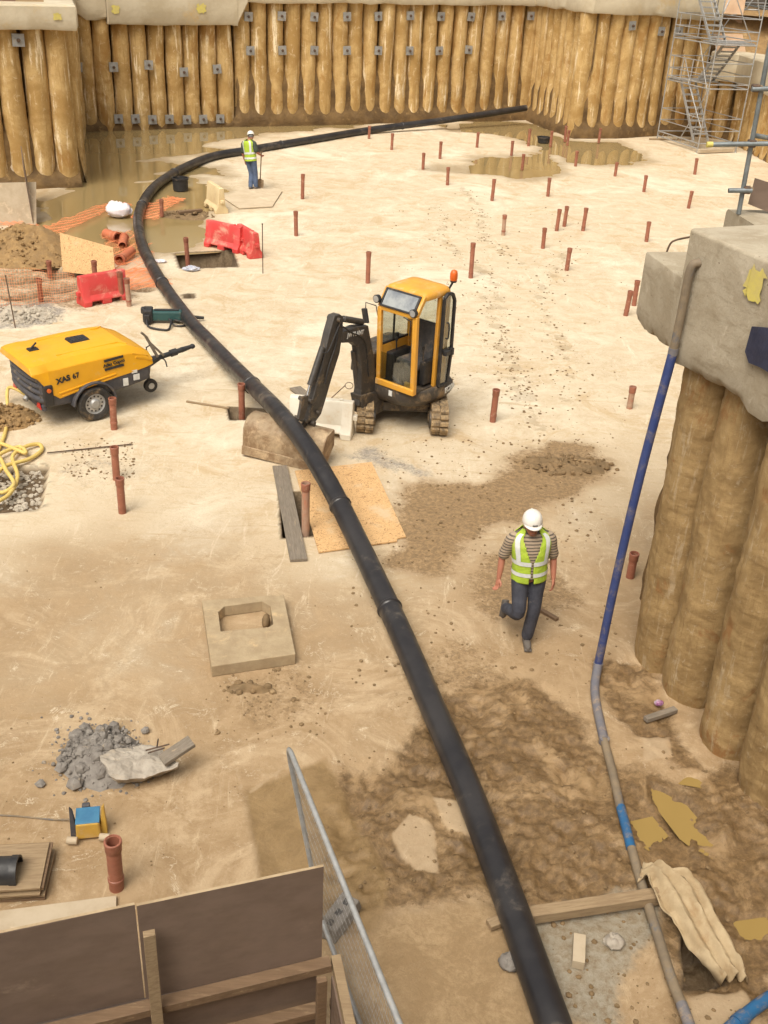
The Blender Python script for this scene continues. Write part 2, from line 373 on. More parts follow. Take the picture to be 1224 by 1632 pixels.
def glass(name, tint, alpha_rough=.05):
    t = NT(name); t.t.nodes.remove(t.p)
    a = t.n('ShaderNodeBsdfTransparent'); a.inputs[0].default_value = (*tint, 1)
    g = t.n('ShaderNodeBsdfGlossy'); g.inputs['Roughness'].default_value = alpha_rough
    f = t.n('ShaderNodeMath'); lw = t.n('ShaderNodeLayerWeight'); f.operation = 'MULTIPLY_ADD'; t.l(lw.outputs['Facing'], f.inputs[0]); f.inputs[1].default_value = .25; f.inputs[2].default_value = .05; mx = t.n('ShaderNodeMixShader')
    t.l(f.outputs[0], mx.inputs[0]); t.l(a.outputs[0], mx.inputs[1]); t.l(g.outputs[0], mx.inputs[2]); t.l(mx.outputs[0], t.out.inputs[0])
    return t.m
M['glass'] = glass('cab_glass', (.80,.83,.80))
M['glassdirty'] = mat('raised_screen_glass', (.17,.19,.22), (.36,.38,.38), 3, .12, bump=0)

def pile_mat(name, kind, sc, tan, dark, pale, wet, k=1.0, rg=.4):
    t = NT(name); c = t.coord(kind)
    f = t.noise(c, 1.1/sc, 8, .68, .4); cl = t.mix(t.ramp(f, .36, .64), tan, dark)
    st = t.noise(t.coord(kind, (5.5/sc, 5.5/sc, .42/sc)), 1.0, 7, .72, .3)
    cl = t.mix(t.ramp(st, .36, .47, .8, 0), cl, dark)
    cl = t.mix(t.math('MULTIPLY', t.ramp(st, .55, .63), t.ramp(t.noise(c, .7/sc, 6, .65), .38, .54, 0, k)), cl, pale)
    blot = t.noise(c, 4.2/sc, 8, .75, .6); cl = t.mix(t.ramp(blot, .56, .68, 0, .5), cl, pale)
    cl = t.mix(t.math('MULTIPLY', t.ramp(t.noise(t.coord(kind, (1/sc, 1/sc, .5/sc)), .9, 7, .7, .8), .54, .64), .85), cl, wet)
    gr = t.noise(c, 26/sc, 6, .8); cl = t.mix(t.ramp(gr, .46, .72, 0, .45), cl, dark)
    rings = t.noise(t.coord(kind, (2.2/sc, 2.2/sc, 6/sc)), 1.5, 7, .75, .8)
    nm = t.bump(blot, .45, .04*sc); nm = t.bump(rings, rg, .04*sc, nm); nm = t.bump(gr, .7, .02*sc, nm)
    return t.set(cl, .88, 0, nm, .25)
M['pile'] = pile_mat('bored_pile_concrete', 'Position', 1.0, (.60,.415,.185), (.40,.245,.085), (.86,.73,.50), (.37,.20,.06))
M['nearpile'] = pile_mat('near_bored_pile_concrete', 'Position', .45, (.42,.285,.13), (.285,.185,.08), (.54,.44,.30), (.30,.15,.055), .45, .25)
M['infill'] = mat('soil_with_gap_shade', (.20,.12,.045), (.10,.058,.022), 1.3, .9, bump=.8, bscale=5, bd=.06, dirt=.2, dcol=(.30,.19,.075), kind='Position')  # soil, with the shade of the pile gaps put into its dark colour
def water(name, c1, rough):
    t = NT(name); c = t.coord('Position')
    n = t.noise(c, 2.0, 3); 
    return t.set(c1, rough, 0, t.bump(n, .03, .01), .5)
M['water'] = water('muddy_water', (.30,.22,.10), .02)
M['yellowwater'] = water('yellow_mud_water', (.31,.21,.07), .04)

M['floorsheet'] = mat('dusty_sheet', (.60,.49,.345), (.52,.41,.275), 2, .85, bump=.15, dirt=.25, dcol=(.66,.55,.39))
M['darkcrate'] = mat('dark_crate', (.09,.075,.06), (.14,.11,.08), 3, .85, bump=.2)
M['palegravel'] = mat('pale_crushed_concrete', (.50,.44,.35), (.36,.31,.24), 9, .9, bump=.5, bscale=45, bd=.01, dirt=.2, dcol=(.52,.42,.29))
# ------------------------------------------------------------------ pit floor
def G(poly): return [tuple(at(x, y)[:2]) for x, y in poly]
def sdist(X, Y, poly):
    """signed distance to a polygon (negative inside)"""
    P = np.array(poly); n = len(P); d = np.full(X.shape, 1e9); ins = np.zeros(X.shape, bool)
    for i in range(n):
        a = P[i]; b = P[(i+1)%n]; e = b-a
        t = np.clip(((X-a[0])*e[0]+(Y-a[1])*e[1])/(e@e+1e-12), 0, 1)
        d = np.minimum(d, (X-a[0]-t*e[0])**2+(Y-a[1]-t*e[1])**2)
        c = ((a[1] > Y) != (b[1] > Y)) & (X < (b[0]-a[0])*(Y-a[1])/((b[1]-a[1]) if abs(b[1]-a[1]) > 1e-12 else 1e-12)+a[0])
        ins ^= c
    d = np.sqrt(d); return np.where(ins, -d, d)
def band(X, Y, pts, wd):
    d = np.full(X.shape, 1e9)
    for a, b in zip(pts[:-1], pts[1:]):
        a = np.array(a); b = np.array(b); e = b-a
        t = np.clip(((X-a[0])*e[0]+(Y-a[1])*e[1])/(e@e+1e-12), 0, 1)
        d = np.minimum(d, (X-a[0]-t*e[0])**2+(Y-a[1]-t*e[1])**2)
    return np.clip(1-np.sqrt(d)/wd, 0, 1)

def lines(segs):
    out = [segs[0][0]]
    for a, b, st in segs:
        k = max(1, int(round((b-a)/st))); out += list(np.linspace(a, b, k+1)[1:])
    return np.array(out)
gx = lines([(-26,-13,.25),(-13,-4.6,.075),(-4.6,4.6,.034),(4.6,9,.09),(9,24,.25)])
gy = lines([(.8,4,.06),(4,12.2,.028),(12.2,20,.045),(20,36,.085),(36,58,.17)])
X, Y = np.meshgrid(gx, gy)
n1 = fbm(X*.9, Y*.9, 3, 5); n2 = fbm(X*4, Y*4, 9, 4); n3 = fbm(X*.35, Y*.35, 21, 4)
def pmask(px, soft=.12, amp=.35, nz=None):
    nz = n1 if nz is None else nz
    return 1-sstep(-soft, soft, sdist(X, Y, G(px)) + nz*amp)
mud = pmask([(510,1225),(600,1185),(690,1130),(760,1098),(830,1085),(930,1130),(1000,1195),(1085,1230),(1150,1200),(1260,1240),(1300,1660),(1080,1660),(1040,1440),(800,1445),(760,1430),(640,1452),(560,1440),(535,1400),(505,1300)], .30, .9)
mud = np.maximum(mud, .75*pmask([(930,1040),(1040,1060),(1100,1170),(1160,1250),(1080,1240),(1000,1180),(950,1120)], .12, .5))
damp = pmask([(386,1258),(520,1205),(620,1400),(600,1480),(440,1500),(414,1395)], .03, .10)
dirt = pmask([(625,765),(760,762),(880,700),(960,735),(915,790),(800,850),(745,905),(640,900),(600,820)], .4, 1.3)
dirt = np.maximum(dirt, .8*pmask([(740,880),(830,850),(960,950),(900,1010),(780,1000)], .4, 1.3))
dirt = np.maximum(dirt, .55*pmask([(330,1075),(470,1060),(540,1130),(430,1170),(350,1140)], .2, 1.0))
dirt = np.maximum(dirt, .6*pmask([(640,1000),(760,1000),(830,1085),(690,1130),(600,1180),(520,1150)], .4, 1.4))
grav = pmask([(535,722),(600,714),(705,745),(690,770),(620,757),(540,740)], .45, 1.2)
grav = np.maximum(grav, pmask([(-40,490),(90,478),(115,500),(70,518),(-40,525)], .5, 1.2))
grav = np.maximum(grav, .55*pmask([(100,712),(205,700),(215,745),(150,765),(105,750)], .5, 1.2))
wetc = pmask([(865,1462),(1035,1440),(1055,1570),(960,1632),(880,1600),(850,1530)], .22, .8)
flat_tan = pmask([(575,1490),(640,1452),(760,1432),(850,1470),(860,1660),(640,1660)], .15, .6)
pale = np.zeros(X.shape)
for pl in ([(625,1330),(652,1292),(690,1310),(706,1392),(662,1385)], [(690,1270),(760,1285),(770,1340),(712,1320)], [(1003,1162),(1078,1166),(1086,1214),(1012,1230)], [(1085,1580),(1200,1560),(1224,1640),(1090,1650)]):
    pale = np.maximum(pale, pmask(pl, .05, .35))
for seg in ([(0,1052),(120,1042),(250,1030)], [(90,1130),(210,1105),(330,1078)], [(0,955),(160,950)], [(400,1260),(500,1190)], [(355,1130),(385,1258)], [(300,1460),(240,1330)], [(0,915),(90,905)], [(560,900),(640,1000)], [(960,620),(1000,690)], [(800,540),(840,600)], [(560,330),(620,350)]):
    g = G(seg); pale = np.maximum(pale, .8*band(X, Y, g, .05)*np.clip(.6+n1*2.2, 0, 1))
mudlow = mud*(1-pale)*(1-.8*wetc)*(1-.85*flat_tan)
# track marks left by the machine on the pale floor
trk = np.zeros(X.shape)
for seg in ([(770,470),(800,540),(815,590),(830,640)], [(690,330),(712,350),(700,378),(740,410),(790,450),(800,500)], [(740,300),(770,345),(765,380),(830,420)], [(905,400),(860,470),(900,560),(905,640)], [(790,540),(830,600),(860,690)]):
    trk = np.maximum(trk, band(X, Y, G(seg), .35))
trk = trk*np.clip(n2*3+.45, 0, 1)
dry = np.clip(sstep(6.5, 18.5, Y - .35*np.clip(X, -4, 4) + n3*6 + n1*3), 0, 1)*(1-.75*dirt)*(1-mud)
Z = .008*n1 + .004*n2
Z += -.04*np.maximum(mud, damp*.5)
ridg = 1-2*np.abs(fbm(X*3.1, Y*3.1, 41, 5, .6))*1.9
ridg2 = 1-2*np.abs(fbm(X*11, Y*11, 43, 4, .7))*2.0
Z += mudlow*(.09*np.clip(ridg, -.4, 1) + .03*np.clip(ridg2, -.4, 1) + .14*fbm(X*1.4, Y*1.4, 61, 4) + .042*fbm(X*17, Y*17, 71, 3, .7) - .06)
Z += dirt*(.03*n2 + .02*np.clip(n1*3, 0, 1)) + grav*(.04*np.abs(n2)+.02) + .03*pale*np.where(mud > .3, 1, 0)
# puddles: the floor dips below the water sheets
PUD1 = [(60,205),(640,180),(640,192),(560,202),(440,212),(345,222),(328,232),(352,240),(320,247),(245,252),(300,262),(345,266),(352,278),(300,278),(338,292),(338,318),(330,345),(312,382),(285,398),(200,412),(120,392),(70,365),(58,335),(60,312),(115,302)]
PUD2 = [(700,199),(790,190),(850,198),(905,224),(985,226),(1015,238),(1040,256),(960,265),(905,258),(880,246),(885,262),(888,276),(840,286),(770,279),(690,271),(735,264),(765,251),(800,248),(868,244),(835,222),(785,213),(720,208)]
dipA = 1-sstep(-.35, .25, sdist(X, Y, G(PUD1))+n1*1.3+n2*.3)
for isl in ([(218,256),(330,243),(338,247),(240,256)], [(250,276),(290,271),(300,274)], [(215,290),(270,284),(250,288)], [(60,312),(115,303),(70,318)]):
    dipA = dipA*sstep(-.15, .35, sdist(X, Y, G(isl))+n1*.5)
dipB = 1-sstep(-.3, .25, sdist(X, Y, G(PUD2))+n1*1.1+n2*.3)
Z += -.06*np.maximum(dipA, dipB)
PUDS = [[(1040,1255),(1062,1262),(1095,1280),(1142,1335),(1128,1358),(1085,1325),(1058,1290)], [(1010,1305),(1040,1298),(1062,1325),(1035,1345),(1015,1330)], [(1175,1462),(1224,1455),(1224,1490),(1185,1485)], [(1090,1232),(1130,1240),(1120,1252),(1085,1246)]]
PUDZ = []; SDS = [sdist(X, Y, G(pl)) for pl in PUDS]; anyin = np.min(SDS, axis=0)
for sd_ in SDS:
    zl = float(np.mean(Z[sd_ < .1])); PUDZ.append((zl-.02, zl))
Z0 = Z.copy()
for sd_, (lev, zl) in zip(SDS, PUDZ):
    Z = np.where((sd_ < .5) & (anyin > .05), np.maximum(Z, lev+.012+.05*np.abs(n2)), Z)
for sd_, (lev, zl) in zip(SDS, PUDZ):
    dS = 1-sstep(-.12, .10, sd_+n2*.22+n1*.12); Z = Z*(1-dS) + dS*(lev-.04+.25*(Z0-zl))
# narrow trenches behind the net
trench = np.zeros(X.shape)
for seg in ([(-20,452),(40,447),(90,440)], [(25,474),(75,465),(125,455)], [(60,425),(180,445),(230,460)]):
    Z -= .42*sstep(.35, .7, band(X, Y, G(seg), .42)+n2*.3); trench = np.maximum(trench, sstep(.3, .7, band(X, Y, G(seg), .42)+n2*.3))
    dirt = np.maximum(dirt, .8*band(X, Y, G(seg), .7))
dirt = np.maximum(dirt, .7*pmask([(-60,430),(110,415),(240,455),(240,480),(120,500),(-60,480)], .5, 1.2))
dry = dry*(1-.3*pmask([(-60,430),(110,415),(240,455),(240,480),(120,500),(-60,480)], .5, 1.2))
# openings in the slab: snap the grid to the edge, then drop the inside
HOLES = [([(279,403),(370,399),(379,425),(288,428)], .75), ([(262,336),(328,333),(332,347),(270,349)], .10), ([(362,648),(470,655),(470,669),(366,669)], .9),
         ([(445,786),(496,783),(500,855),(450,858)], .9), ([(-60,745),(82,740),(68,812),(-60,824)], .10), ([(292,469),(308,469),(310,475),(294,475)], .3), ([(1085,1490),(1135,1480),(1160,1560),(1092,1575)], .35)]
inh = np.zeros(X.shape, bool)
sx = np.gradient(X, axis=1); sy = np.gradient(Y, axis=0)
for pl, dep in HOLES:
    P = np.array(G(pl)); S = sdist(X, Y, P); tol = .62*np.maximum(sx, sy)
    near = np.argwhere(np.abs(S) < tol)
    for i, j in near:
        best = None
        for k in range(len(P)):
            a = P[k]; b = P[(k+1)%len(P)]; e = b-a; q = np.array([X[i,j], Y[i,j]])
            t = min(1, max(0, ((q-a)@e)/(e@e))); c = a+t*e; dd = ((q-c)**2).sum()
            if best is None or dd < best[0]: best = (dd, c)
        X[i,j], Y[i,j] = best[1]
    ins = (S < 0) & (np.abs(S) >= tol); inh |= ins
    Z[ins] = -dep + (n2[ins]*.15 + np.abs(n1[ins])*.15)*min(1, dep*3)
hole_shade = np.maximum(inh.astype(float), .9*trench); edge_d = np.zeros(X.shape)  # depth shade of openings and trenches, painted in through a dark soil colour
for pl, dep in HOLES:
    if dep > .2: hole_shade = np.maximum(hole_shade, np.where(np.abs(sdist(X, Y, G(pl))) < .004, .92, 0))

def grid_mesh(name, X, Y, Z, attrs):
    ny, nx = X.shape; me = bpy.data.meshes.new(name)
    co = np.stack([X, Y, Z], -1).reshape(-1, 3).astype(np.float32)
    idx = np.arange(ny*nx).reshape(ny, nx)
    q = np.stack([idx[:-1,:-1], idx[:-1,1:], idx[1:,1:], idx[1:,:-1]], -1).reshape(-1, 4)
    me.vertices.add(len(co)); me.vertices.foreach_set('co', co.ravel())
    me.loops.add(q.size); me.loops.foreach_set('vertex_index', q.ravel().astype(np.int32))
    me.polygons.add(len(q)); me.polygons.foreach_set('loop_start', np.arange(0, q.size, 4, dtype=np.int32))
    me.polygons.foreach_set('use_smooth', np.ones(len(q), bool)); me.update(calc_edges=True)
    for k, a in attrs.items():
        at_ = me.attributes.new(k, 'FLOAT', 'POINT'); at_.data.foreach_set('value', a.ravel().astype(np.float32))
    return me
def floor_mat():
    t = NT('site_floor'); c = t.coord('Position')
    N = lambda s, d=6, r=.65, q=0.0: t.noise(c, s, d, r, q)
    big = N(.45, 6, .65, .5); mid = N(2.1, 9, .75, .7); fine = N(15, 7, .8, .3); vf = N(75, 5, .8)
    tan = t.mix(t.ramp(mid, .36, .64), (.40,.28,.158), (.305,.203,.105))
    tan = t.mix(t.ramp(N(.8, 9, .78, 1.2), .47, .62), tan, (.47,.345,.21))
    cream = t.mix(t.ramp(mid, .36, .66), (.655,.555,.40), (.555,.44,.29))
    cream = t.mix(t.ramp(N(.75, 9, .78, 1.2), .50, .64), cream, (.53,.395,.235))
    cream = t.mix(t.ramp(N(.33, 7, .7, .8), .50, .66, 0, .8), cream, (.75,.67,.52))
    d = t.attr('dry'); cl = t.mix(t.ramp(t.math('ADD', d, t.math('MULTIPLY', t.math('SUBTRACT', mid, .5), .9)), .1, .9), tan, cream)
    # traffic smears in two directions, thin pale scuffs
    st = t.noise(t.coord('Position', (.45, 2.4, 1)), 1.9, 9, .8, 1.0); cl = t.mix(t.ramp(st, .54, .68, 0, .7), cl, t.mix(d, (.30,.195,.095), (.47,.335,.185)))
    mp = t.n('ShaderNodeMapping'); mp.inputs['Rotation'].default_value = (0,0,.6); mp.inputs['Scale'].default_value = (3.2,.5,1); t.l(c, mp.inputs[0])
    s3 = t.noise(mp.outputs[0], 1.6, 9, .8, .8); cl = t.mix(t.ramp(s3, .56, .68, 0, .6), cl, t.mix(d, (.58,.45,.29), (.80,.72,.57)))
    v1 = t.math('ABSOLUTE', t.math('SUBTRACT', N(1.1, 6, .7, 1.5), .5)); cl = t.mix(t.math('MULTIPLY', t.ramp(v1, .012, .0), t.ramp(mid, .5, .62, 0, .6)), cl, (.74,.64,.48))
    v2 = t.math('ABSOLUTE', t.math('SUBTRACT', N(1.7, 7, .75, 2.0), .5)); cl = t.mix(t.math('MULTIPLY', t.ramp(v2, .010, .0), t.ramp(big, .48, .6, 0, .55)), cl, (.26,.17,.09))
    cl = t.mix(t.ramp(fine, .55, .74, 0, .7), cl, t.mix(d, (.27,.175,.09), (.42,.30,.17)))
    cl = t.mix(t.ramp(fine, .46, .30, 0, .45), cl, t.mix(d, (.56,.43,.28), (.80,.71,.56)))
    spk = t.ramp(N(30, 4, .85), .69, .75); cl = t.mix(t.math('MULTIPLY', spk, .75), cl, (.15,.105,.065))
    cl = t.mix(t.math('MULTIPLY', t.ramp(N(11, 5, .8), .68, .74), .6), cl, (.19,.13,.075))
    brk = t.math('ADD', t.math('MULTIPLY', t.math('SUBTRACT', mid, .5), 1.5), t.math('MULTIPLY', t.math('SUBTRACT', fine, .5), 1.1))
    dirtc = t.mix(t.ramp(fine, .38, .62), (.33,.215,.105), (.19,.125,.065))
    dm = t.ramp(t.math('ADD', t.attr('dirt'), brk), .38, .85); cl = t.mix(t.math('MULTIPLY', dm, .9), cl, dirtc)
    tm = t.ramp(t.math('ADD', t.math('MULTIPLY', t.attr('trk'), .6), N(14, 6, .85)), .74, .9); cl = t.mix(t.math('MULTIPLY', tm, .4), cl, (.30,.215,.12))
    gv = t.mix(t.ramp(N(30, 6, .85), .38, .62), (.40,.36,.31), (.16,.145,.13)); cl = t.mix(t.math('MULTIPLY', t.ramp(t.math('ADD', t.attr('grav'), brk), .40, .95), .85), cl, gv)
    mudc = t.mix(t.ramp(fine, .32, .66), (.245,.152,.068), (.112,.068,.030)); mudc = t.mix(t.ramp(N(1.6, 9, .75, .9), .48, .63), mudc, (.325,.215,.108))
    cl = t.mix(t.ramp(t.math('ADD', t.attr('mud'), t.math('MULTIPLY', brk, .5)), .2, .7), cl, mudc)
    dampc = t.mix(t.ramp(mid, .38, .62), (.20,.125,.05), (.29,.19,.085)); dampc = t.mix(t.ramp(fine, .5, .7, 0, .6), dampc, (.17,.11,.05)); cl = t.mix(t.math('MULTIPLY', t.attr('damp'), .9), cl, dampc)
    cl = t.mix(t.math('MULTIPLY', t.attr('flat'), .9), cl, t.mix(t.ramp(fine, .3, .7), t.mix(t.ramp(mid, .38, .62), (.43,.30,.165), (.29,.19,.095)), (.27,.18,.09)))
    cl = t.mix(t.math('MULTIPLY', t.ramp(t.math('ADD', t.attr('wetc'), t.math('MULTIPLY', brk, .8)), .35, .8), .9), cl, t.mix(t.ramp(fine, .38, .66), (.33,.30,.235), (.22,.165,.10)))
    cl = t.mix(t.math('MULTIPLY', t.ramp(t.math('ADD', t.attr('pale'), t.math('MULTIPLY', brk, .9)), .40, .9), .7), cl, t.mix(fine, (.50,.39,.26), (.36,.25,.14)))
    cl = t.mix(t.attr('hole'), cl, t.mix(t.ramp(fine, .42, .66), (.10,.065,.034), (.18,.13,.078)))  # dark soil tone that also carries the painted depth shade
    wetm = t.math('MAXIMUM', t.attr('mud'), t.math('MAXIMUM', t.attr('wetc'), t.attr('damp')))
    rg = t.math('SUBTRACT', .92, t.math('MULTIPLY', wetm, t.ramp(mid, .3, .6, .2, .52)))
    wl = t.attr('wet'); cl = t.mix(t.math('MULTIPLY', wl, .6), cl, (.25,.17,.08))
    rg = t.math('SUBTRACT', rg, t.math('MULTIPLY', wl, .35))
    nm = t.bump(mid, .35, .03); nm = t.bump(fine, .7, .014, nm); nm = t.bump(vf, .6, .004, nm)
    return t.set(cl, rg, 0, nm, .4)
wetedge = np.maximum(1-sstep(-.1, .9, sdist(X, Y, G(PUD1))+n1*1.3), 1-sstep(-.1, .8, sdist(X, Y, G(PUD2))+n1*1.3))
fl = link('pit_floor', grid_mesh('pit_floor', X, Y, Z, dict(mud=mudlow, dirt=dirt, damp=damp, dry=dry, pale=pale, grav=grav, wetc=wetc, flat=flat_tan*(1-wetc), trk=trk, hole=hole_shade, wet=wetedge)), floor_mat())
tag(fl, kind='structure')
def floor_z(x, y):
    i = int(np.clip(np.searchsorted(gy, y), 0, len(gy)-1)); j = int(np.clip(np.searchsorted(gx, x), 0, len(gx)-1))
    return float(Z[i, j])

def sheet(name, poly, z, m):
    mb = MB(); P = [Vector((x, y, z)) for x, y in poly]; mb._add(P, [tuple(range(len(P)))]); return tag(mb.build(name, m), kind='structure')
sheet('puddle', [(-16,25.3), (-5.9,25.6), (-4.6,26.2), (-1,30), (2.4,52), (-16,52)], -.022, M['water']).name = 'puddle'
sheet('puddle', [(2.45,37), (14,37), (14,51.5), (2.5,51.5)], -.022, M['water'])
for pl, (lev, zl) in zip(PUDS, PUDZ):
    g = G(pl); c = np.mean(g, 0); sheet('mud_puddle', [tuple(c+(np.array(p)-c)*1.18) for p in g], lev, M['yellowwater'])

# ------------------------------------------------------------------ retaining walls of bored piles
def pile_mesh(name, seed, r, h, n=26, rows=64, rough=.055, tip=True):
    rs = np.linspace(0, 1, rows+1); th = np.arange(n)/n*2*math.pi; vs = []
    T, S = np.meshgrid(th, rs*h)
    a = fbm(np.cos(T)*1.2+5, S*1.1+np.sin(T)*1.2, seed, 4); b = fbm(np.cos(T)*2+np.sin(T)*3, S*3.5, seed+5, 3)
    ax = .05*r*np.sin(S*1.1+seed); k = vnoise(np.full(S.shape, seed*1.7), S*.8, seed+3)
    e = fbm(np.cos(T)*5+np.sin(T)*6, S*9, seed+9, 4, .65)
    rad = r*(1 + rough*2.4*a + rough*1.5*b + rough*1.3*e + .10*(k-.5))
    if tip: rad = rad*(.86+.14*sstep(0, .45, S))
    xs = rad*np.cos(T)+ax; ys = rad*np.sin(T)
    mb = MB(); mb.loft([[Vector((xs[i,j], ys[i,j], S[i,j])) for j in range(n)] for i in range(rows+1)])
    return mb.mesh(name)
PILEV = [pile_mesh('pile', 11+7*i, .335, 5.2) for i in range(8)]
for me in PILEV:
    me.materials.append(M['pile']); me.polygons.foreach_set('use_smooth', [True]*len(me.polygons)); me.set_sharp_from_angle(angle=R(60))

def arclen(pts):
    pts = [Vector((p[0], p[1], 0)) for p in pts]; L = [0]
    for a, b in zip(pts[:-1], pts[1:]): L.append(L[-1]+(b-a).length)
    return pts, L
def along(pts, L, s):
    s = max(0, min(L[-1], s))
    for i in range(len(pts)-1):
        if s <= L[i+1]+1e-6:
            d = (pts[i+1]-pts[i]).normalized(); return pts[i]+d*(s-L[i]), d
def pile_wall(label, pts, side, spacing, ztop, fill, off=0.0, skip=()):
    """pts: line of the pile fronts seen from the pit; side +1 if the earth lies to the left of the line"""
    P, L = arclen(pts); root = thing('retaining_wall', label, 'retaining wall', (P[0].x, P[0].y, 0)); o = Vector((P[0].x, P[0].y, 0))
    n = int(L[-1]/spacing)
    for i in range(n+1):
        p, d = along(P, L, i*spacing+off); nn = Vector((-d.y, d.x, 0))*side
        ob = bpy.data.objects.new('pile', PILEV[random.randrange(8)]); col.objects.link(ob); ob.parent = root
        ob.location = p-o+nn*(.335+random.uniform(-.03,.04)) + Vector((0,0,-.15)); ob.rotation_euler = (random.uniform(-.008,.008), random.uniform(-.008,.008), random.uniform(0,6.28))
        ob.scale = (1, 1, (ztop+.25)/5.2)
    # soil between the piles
    nu = int(L[-1]/.12); nv = 34; rings = []
    for j in range(nv+1):
        z = ztop*(j/nv)**1.3 - .12; ring = []
        for i in range(nu+1):
            s = L[-1]*i/nu; p, d = along(P, L, s); nn = Vector((-d.y, d.x, 0))*side
            k = float(fbm(s*.8, z*.5+s*.13, 5, 3))*1.1 + float(fbm(s*4, z*3, 8, 3))*.35
            f = fill(s, z) + k*.25
            ring.append(p-o+nn*(.34-.36*f) + Vector((0,0,z)))
        rings.append(ring)
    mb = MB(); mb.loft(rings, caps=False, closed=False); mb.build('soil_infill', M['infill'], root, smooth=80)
    return root, P, L
def cap_beam(root, pts, side, z0, z1, depth=.9, proud=.14, m='farconcrete', jit=.07, seed=1, step=.35, name='cap_beam'):
    P, L = arclen(pts); n = max(2, int(L[-1]/step)); rings = []; o = root.location
    for i in range(n+1):
        s = L[-1]*i/n; p, d = along(P, L, s); nn = Vector((-d.y, d.x, 0))*side
        j = float(fbm(s*1.3, seed*3.1, seed, 4))*jit*2.4; j2 = float(fbm(s*.9, seed*5.1+9, seed, 3))*jit
        q = p - Vector((o.x, o.y, 0))
        zz = z0(s) if callable(z0) else z0
        z1v = z1(s) if callable(z1) else z1
        rings.append([q-nn*(proud-.05+j2)+Vector((0,0,zz+j)), q-nn*(proud+j2*.5)+Vector((0,0,zz+.09+j*.6)), q-nn*(proud+j2*.3)+Vector((0,0,(zz+z1v)/2)), q-nn*(proud-.01)+Vector((0,0,z1v-.05)), q-nn*(proud-.06)+Vector((0,0,z1v)), q+nn*(depth-proud)+Vector((0,0,z1v)), q+nn*(depth-proud)+Vector((0,0,zz+.03))])
    mb = MB(); mb.loft(rings); return mb.build(name, M[m], root, smooth=35)
def plate(root, P, L, side, px, py, size=.34, off=.03):
    """anchor plate where a photo pixel meets the wall face"""
    best = None
    for i in range(len(P)-1):
        d = (P[i+1]-P[i]).normalized(); nn = Vector((-d.y, d.x, 0))*side
        q = onplane(px, py, P[i]-nn*off, nn); s = (q-P[i]).dot(d)
        if -.6 <= s <= L[i+1]-L[i]+.6 and (best is None or q.y < best[0].y): best = (q, d, nn)
    if not best: return
    q, d, nn = best
    if not hasattr(plate, 'me'):
        a = MB(); a.box((0,0,0), (size,.05,size)); plate.me = a.mesh('anchor_plate'); plate.me.materials.append(M['plate_steel'])
        b = MB(); b.lathe([(.055,0),(.055,.05),(.03,.055),(.03,.11)], 6, Matrix.Rotation(R(90),4,'X')); plate.mn = b.mesh('nut'); plate.mn.materials.append(M['rebar'])
    o = bpy.data.objects.new('anchor_plate', plate.me); col.objects.link(o); o.parent = root; o.location = q-Vector(root.location)
    o.rotation_euler = (random.uniform(-.06,.06), random.uniform(-.08,.08), math.atan2(d.y, d.x))
    b = bpy.data.objects.new('nut', plate.mn); col.objects.link(b); b.parent = o; b.location = (0,-.03*side if side < 0 else -.03,0)

def fill_back(s, z):
    a = .62*sstep(2.5, 1.5, z)+.55*sstep(.75, .15, z)-.65*sstep(2.2, 3.2, z)
    if s < 8.2: a = .9*sstep(.6, .1, z)-.75*sstep(.4, 1.0, z)
    return float(a)
BW = [(-14.2,41.75),(-12.02,42.82),(-7.19,45.6),(-2.84,47.58),(1.6,49.8),(6.5,52.05)]
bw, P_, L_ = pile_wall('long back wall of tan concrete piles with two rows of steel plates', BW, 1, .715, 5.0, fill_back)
for x, y in [(x,26) for x in (396,449,501,553,603,654,703,751,800,846)] + [(x,80) for x in (399,450,501,553,603,653,700,747)] + [(237,103),(293,114),(346,110),(181,106),(124,106),(117,52)] + [(x,190) for x in (189,216,243,270,298,324,351)]:
    plate(bw, P_, L_, 1, x, y+random.uniform(-1,1))
def sub(pts, s0, s1):
    P, L = arclen(pts); out = [along(P, L, s0)[0]] + [p for p, l in zip(P, L) if s0 < l < s1] + [along(P, L, s1)[0]]
    return [(p.x, p.y) for p in out]
def s_at(pts, px, py):
    P, L = arclen(pts); best = None
    for i in range(len(P)-1):
        d = (P[i+1]-P[i]).normalized(); nn = Vector((-d.y, d.x, 0)); q = onplane(px, py, P[i], nn); s = (q-P[i]).dot(d)
        if -.01 <= s <= L[i+1]-L[i]+.01: best = L[i]+s
    return best
sA, sB, sC = s_at(BW,168,20), s_at(BW,376,25), s_at(BW,392,12)
cap_beam(bw, sub(BW, 0, sA), 1, lambda s: 4.15+.12*s/ max(sA,.1) if s < sA-1.0 else 3.98, 4.95, jit=.12, seed=3)
cap_beam(bw, sub(BW, sA+.02, sB), 1, 3.86, 5.3, proud=.30, seed=5)
cap_beam(bw, sub(BW, sB+.01, sC), 1, lambda s: 3.9+.78*s/(sC-sB), 5.3, proud=.28, seed=6, step=.2)
cap_beam(bw, sub(BW, sC+.01, 99), 1, lambda s: 4.68+.012*s, 5.6, proud=.2, seed=7)
def paint_patch(root, q, d, sx_, sz_, name='paint_mark', m='yellow_paint', seed=0):
    rng = random.Random(seed); d = Vector(d).normalized(); up = Vector((0,0,1)); mb = MB(); n = 30
    pts = [q + d*(math.copysign(abs(math.cos(a))**.5, math.cos(a))*sx_/2*rng.uniform(.62,1.15)) + up*(math.copysign(abs(math.sin(a))**.5, math.sin(a))*sz_/2*rng.uniform(.62,1.15)) for a in [2*math.pi*i/n for i in range(n)]]
    mb._add([p-Vector(root.location) for p in pts], [tuple(range(n))]); return mb.build(name, M[m], root)
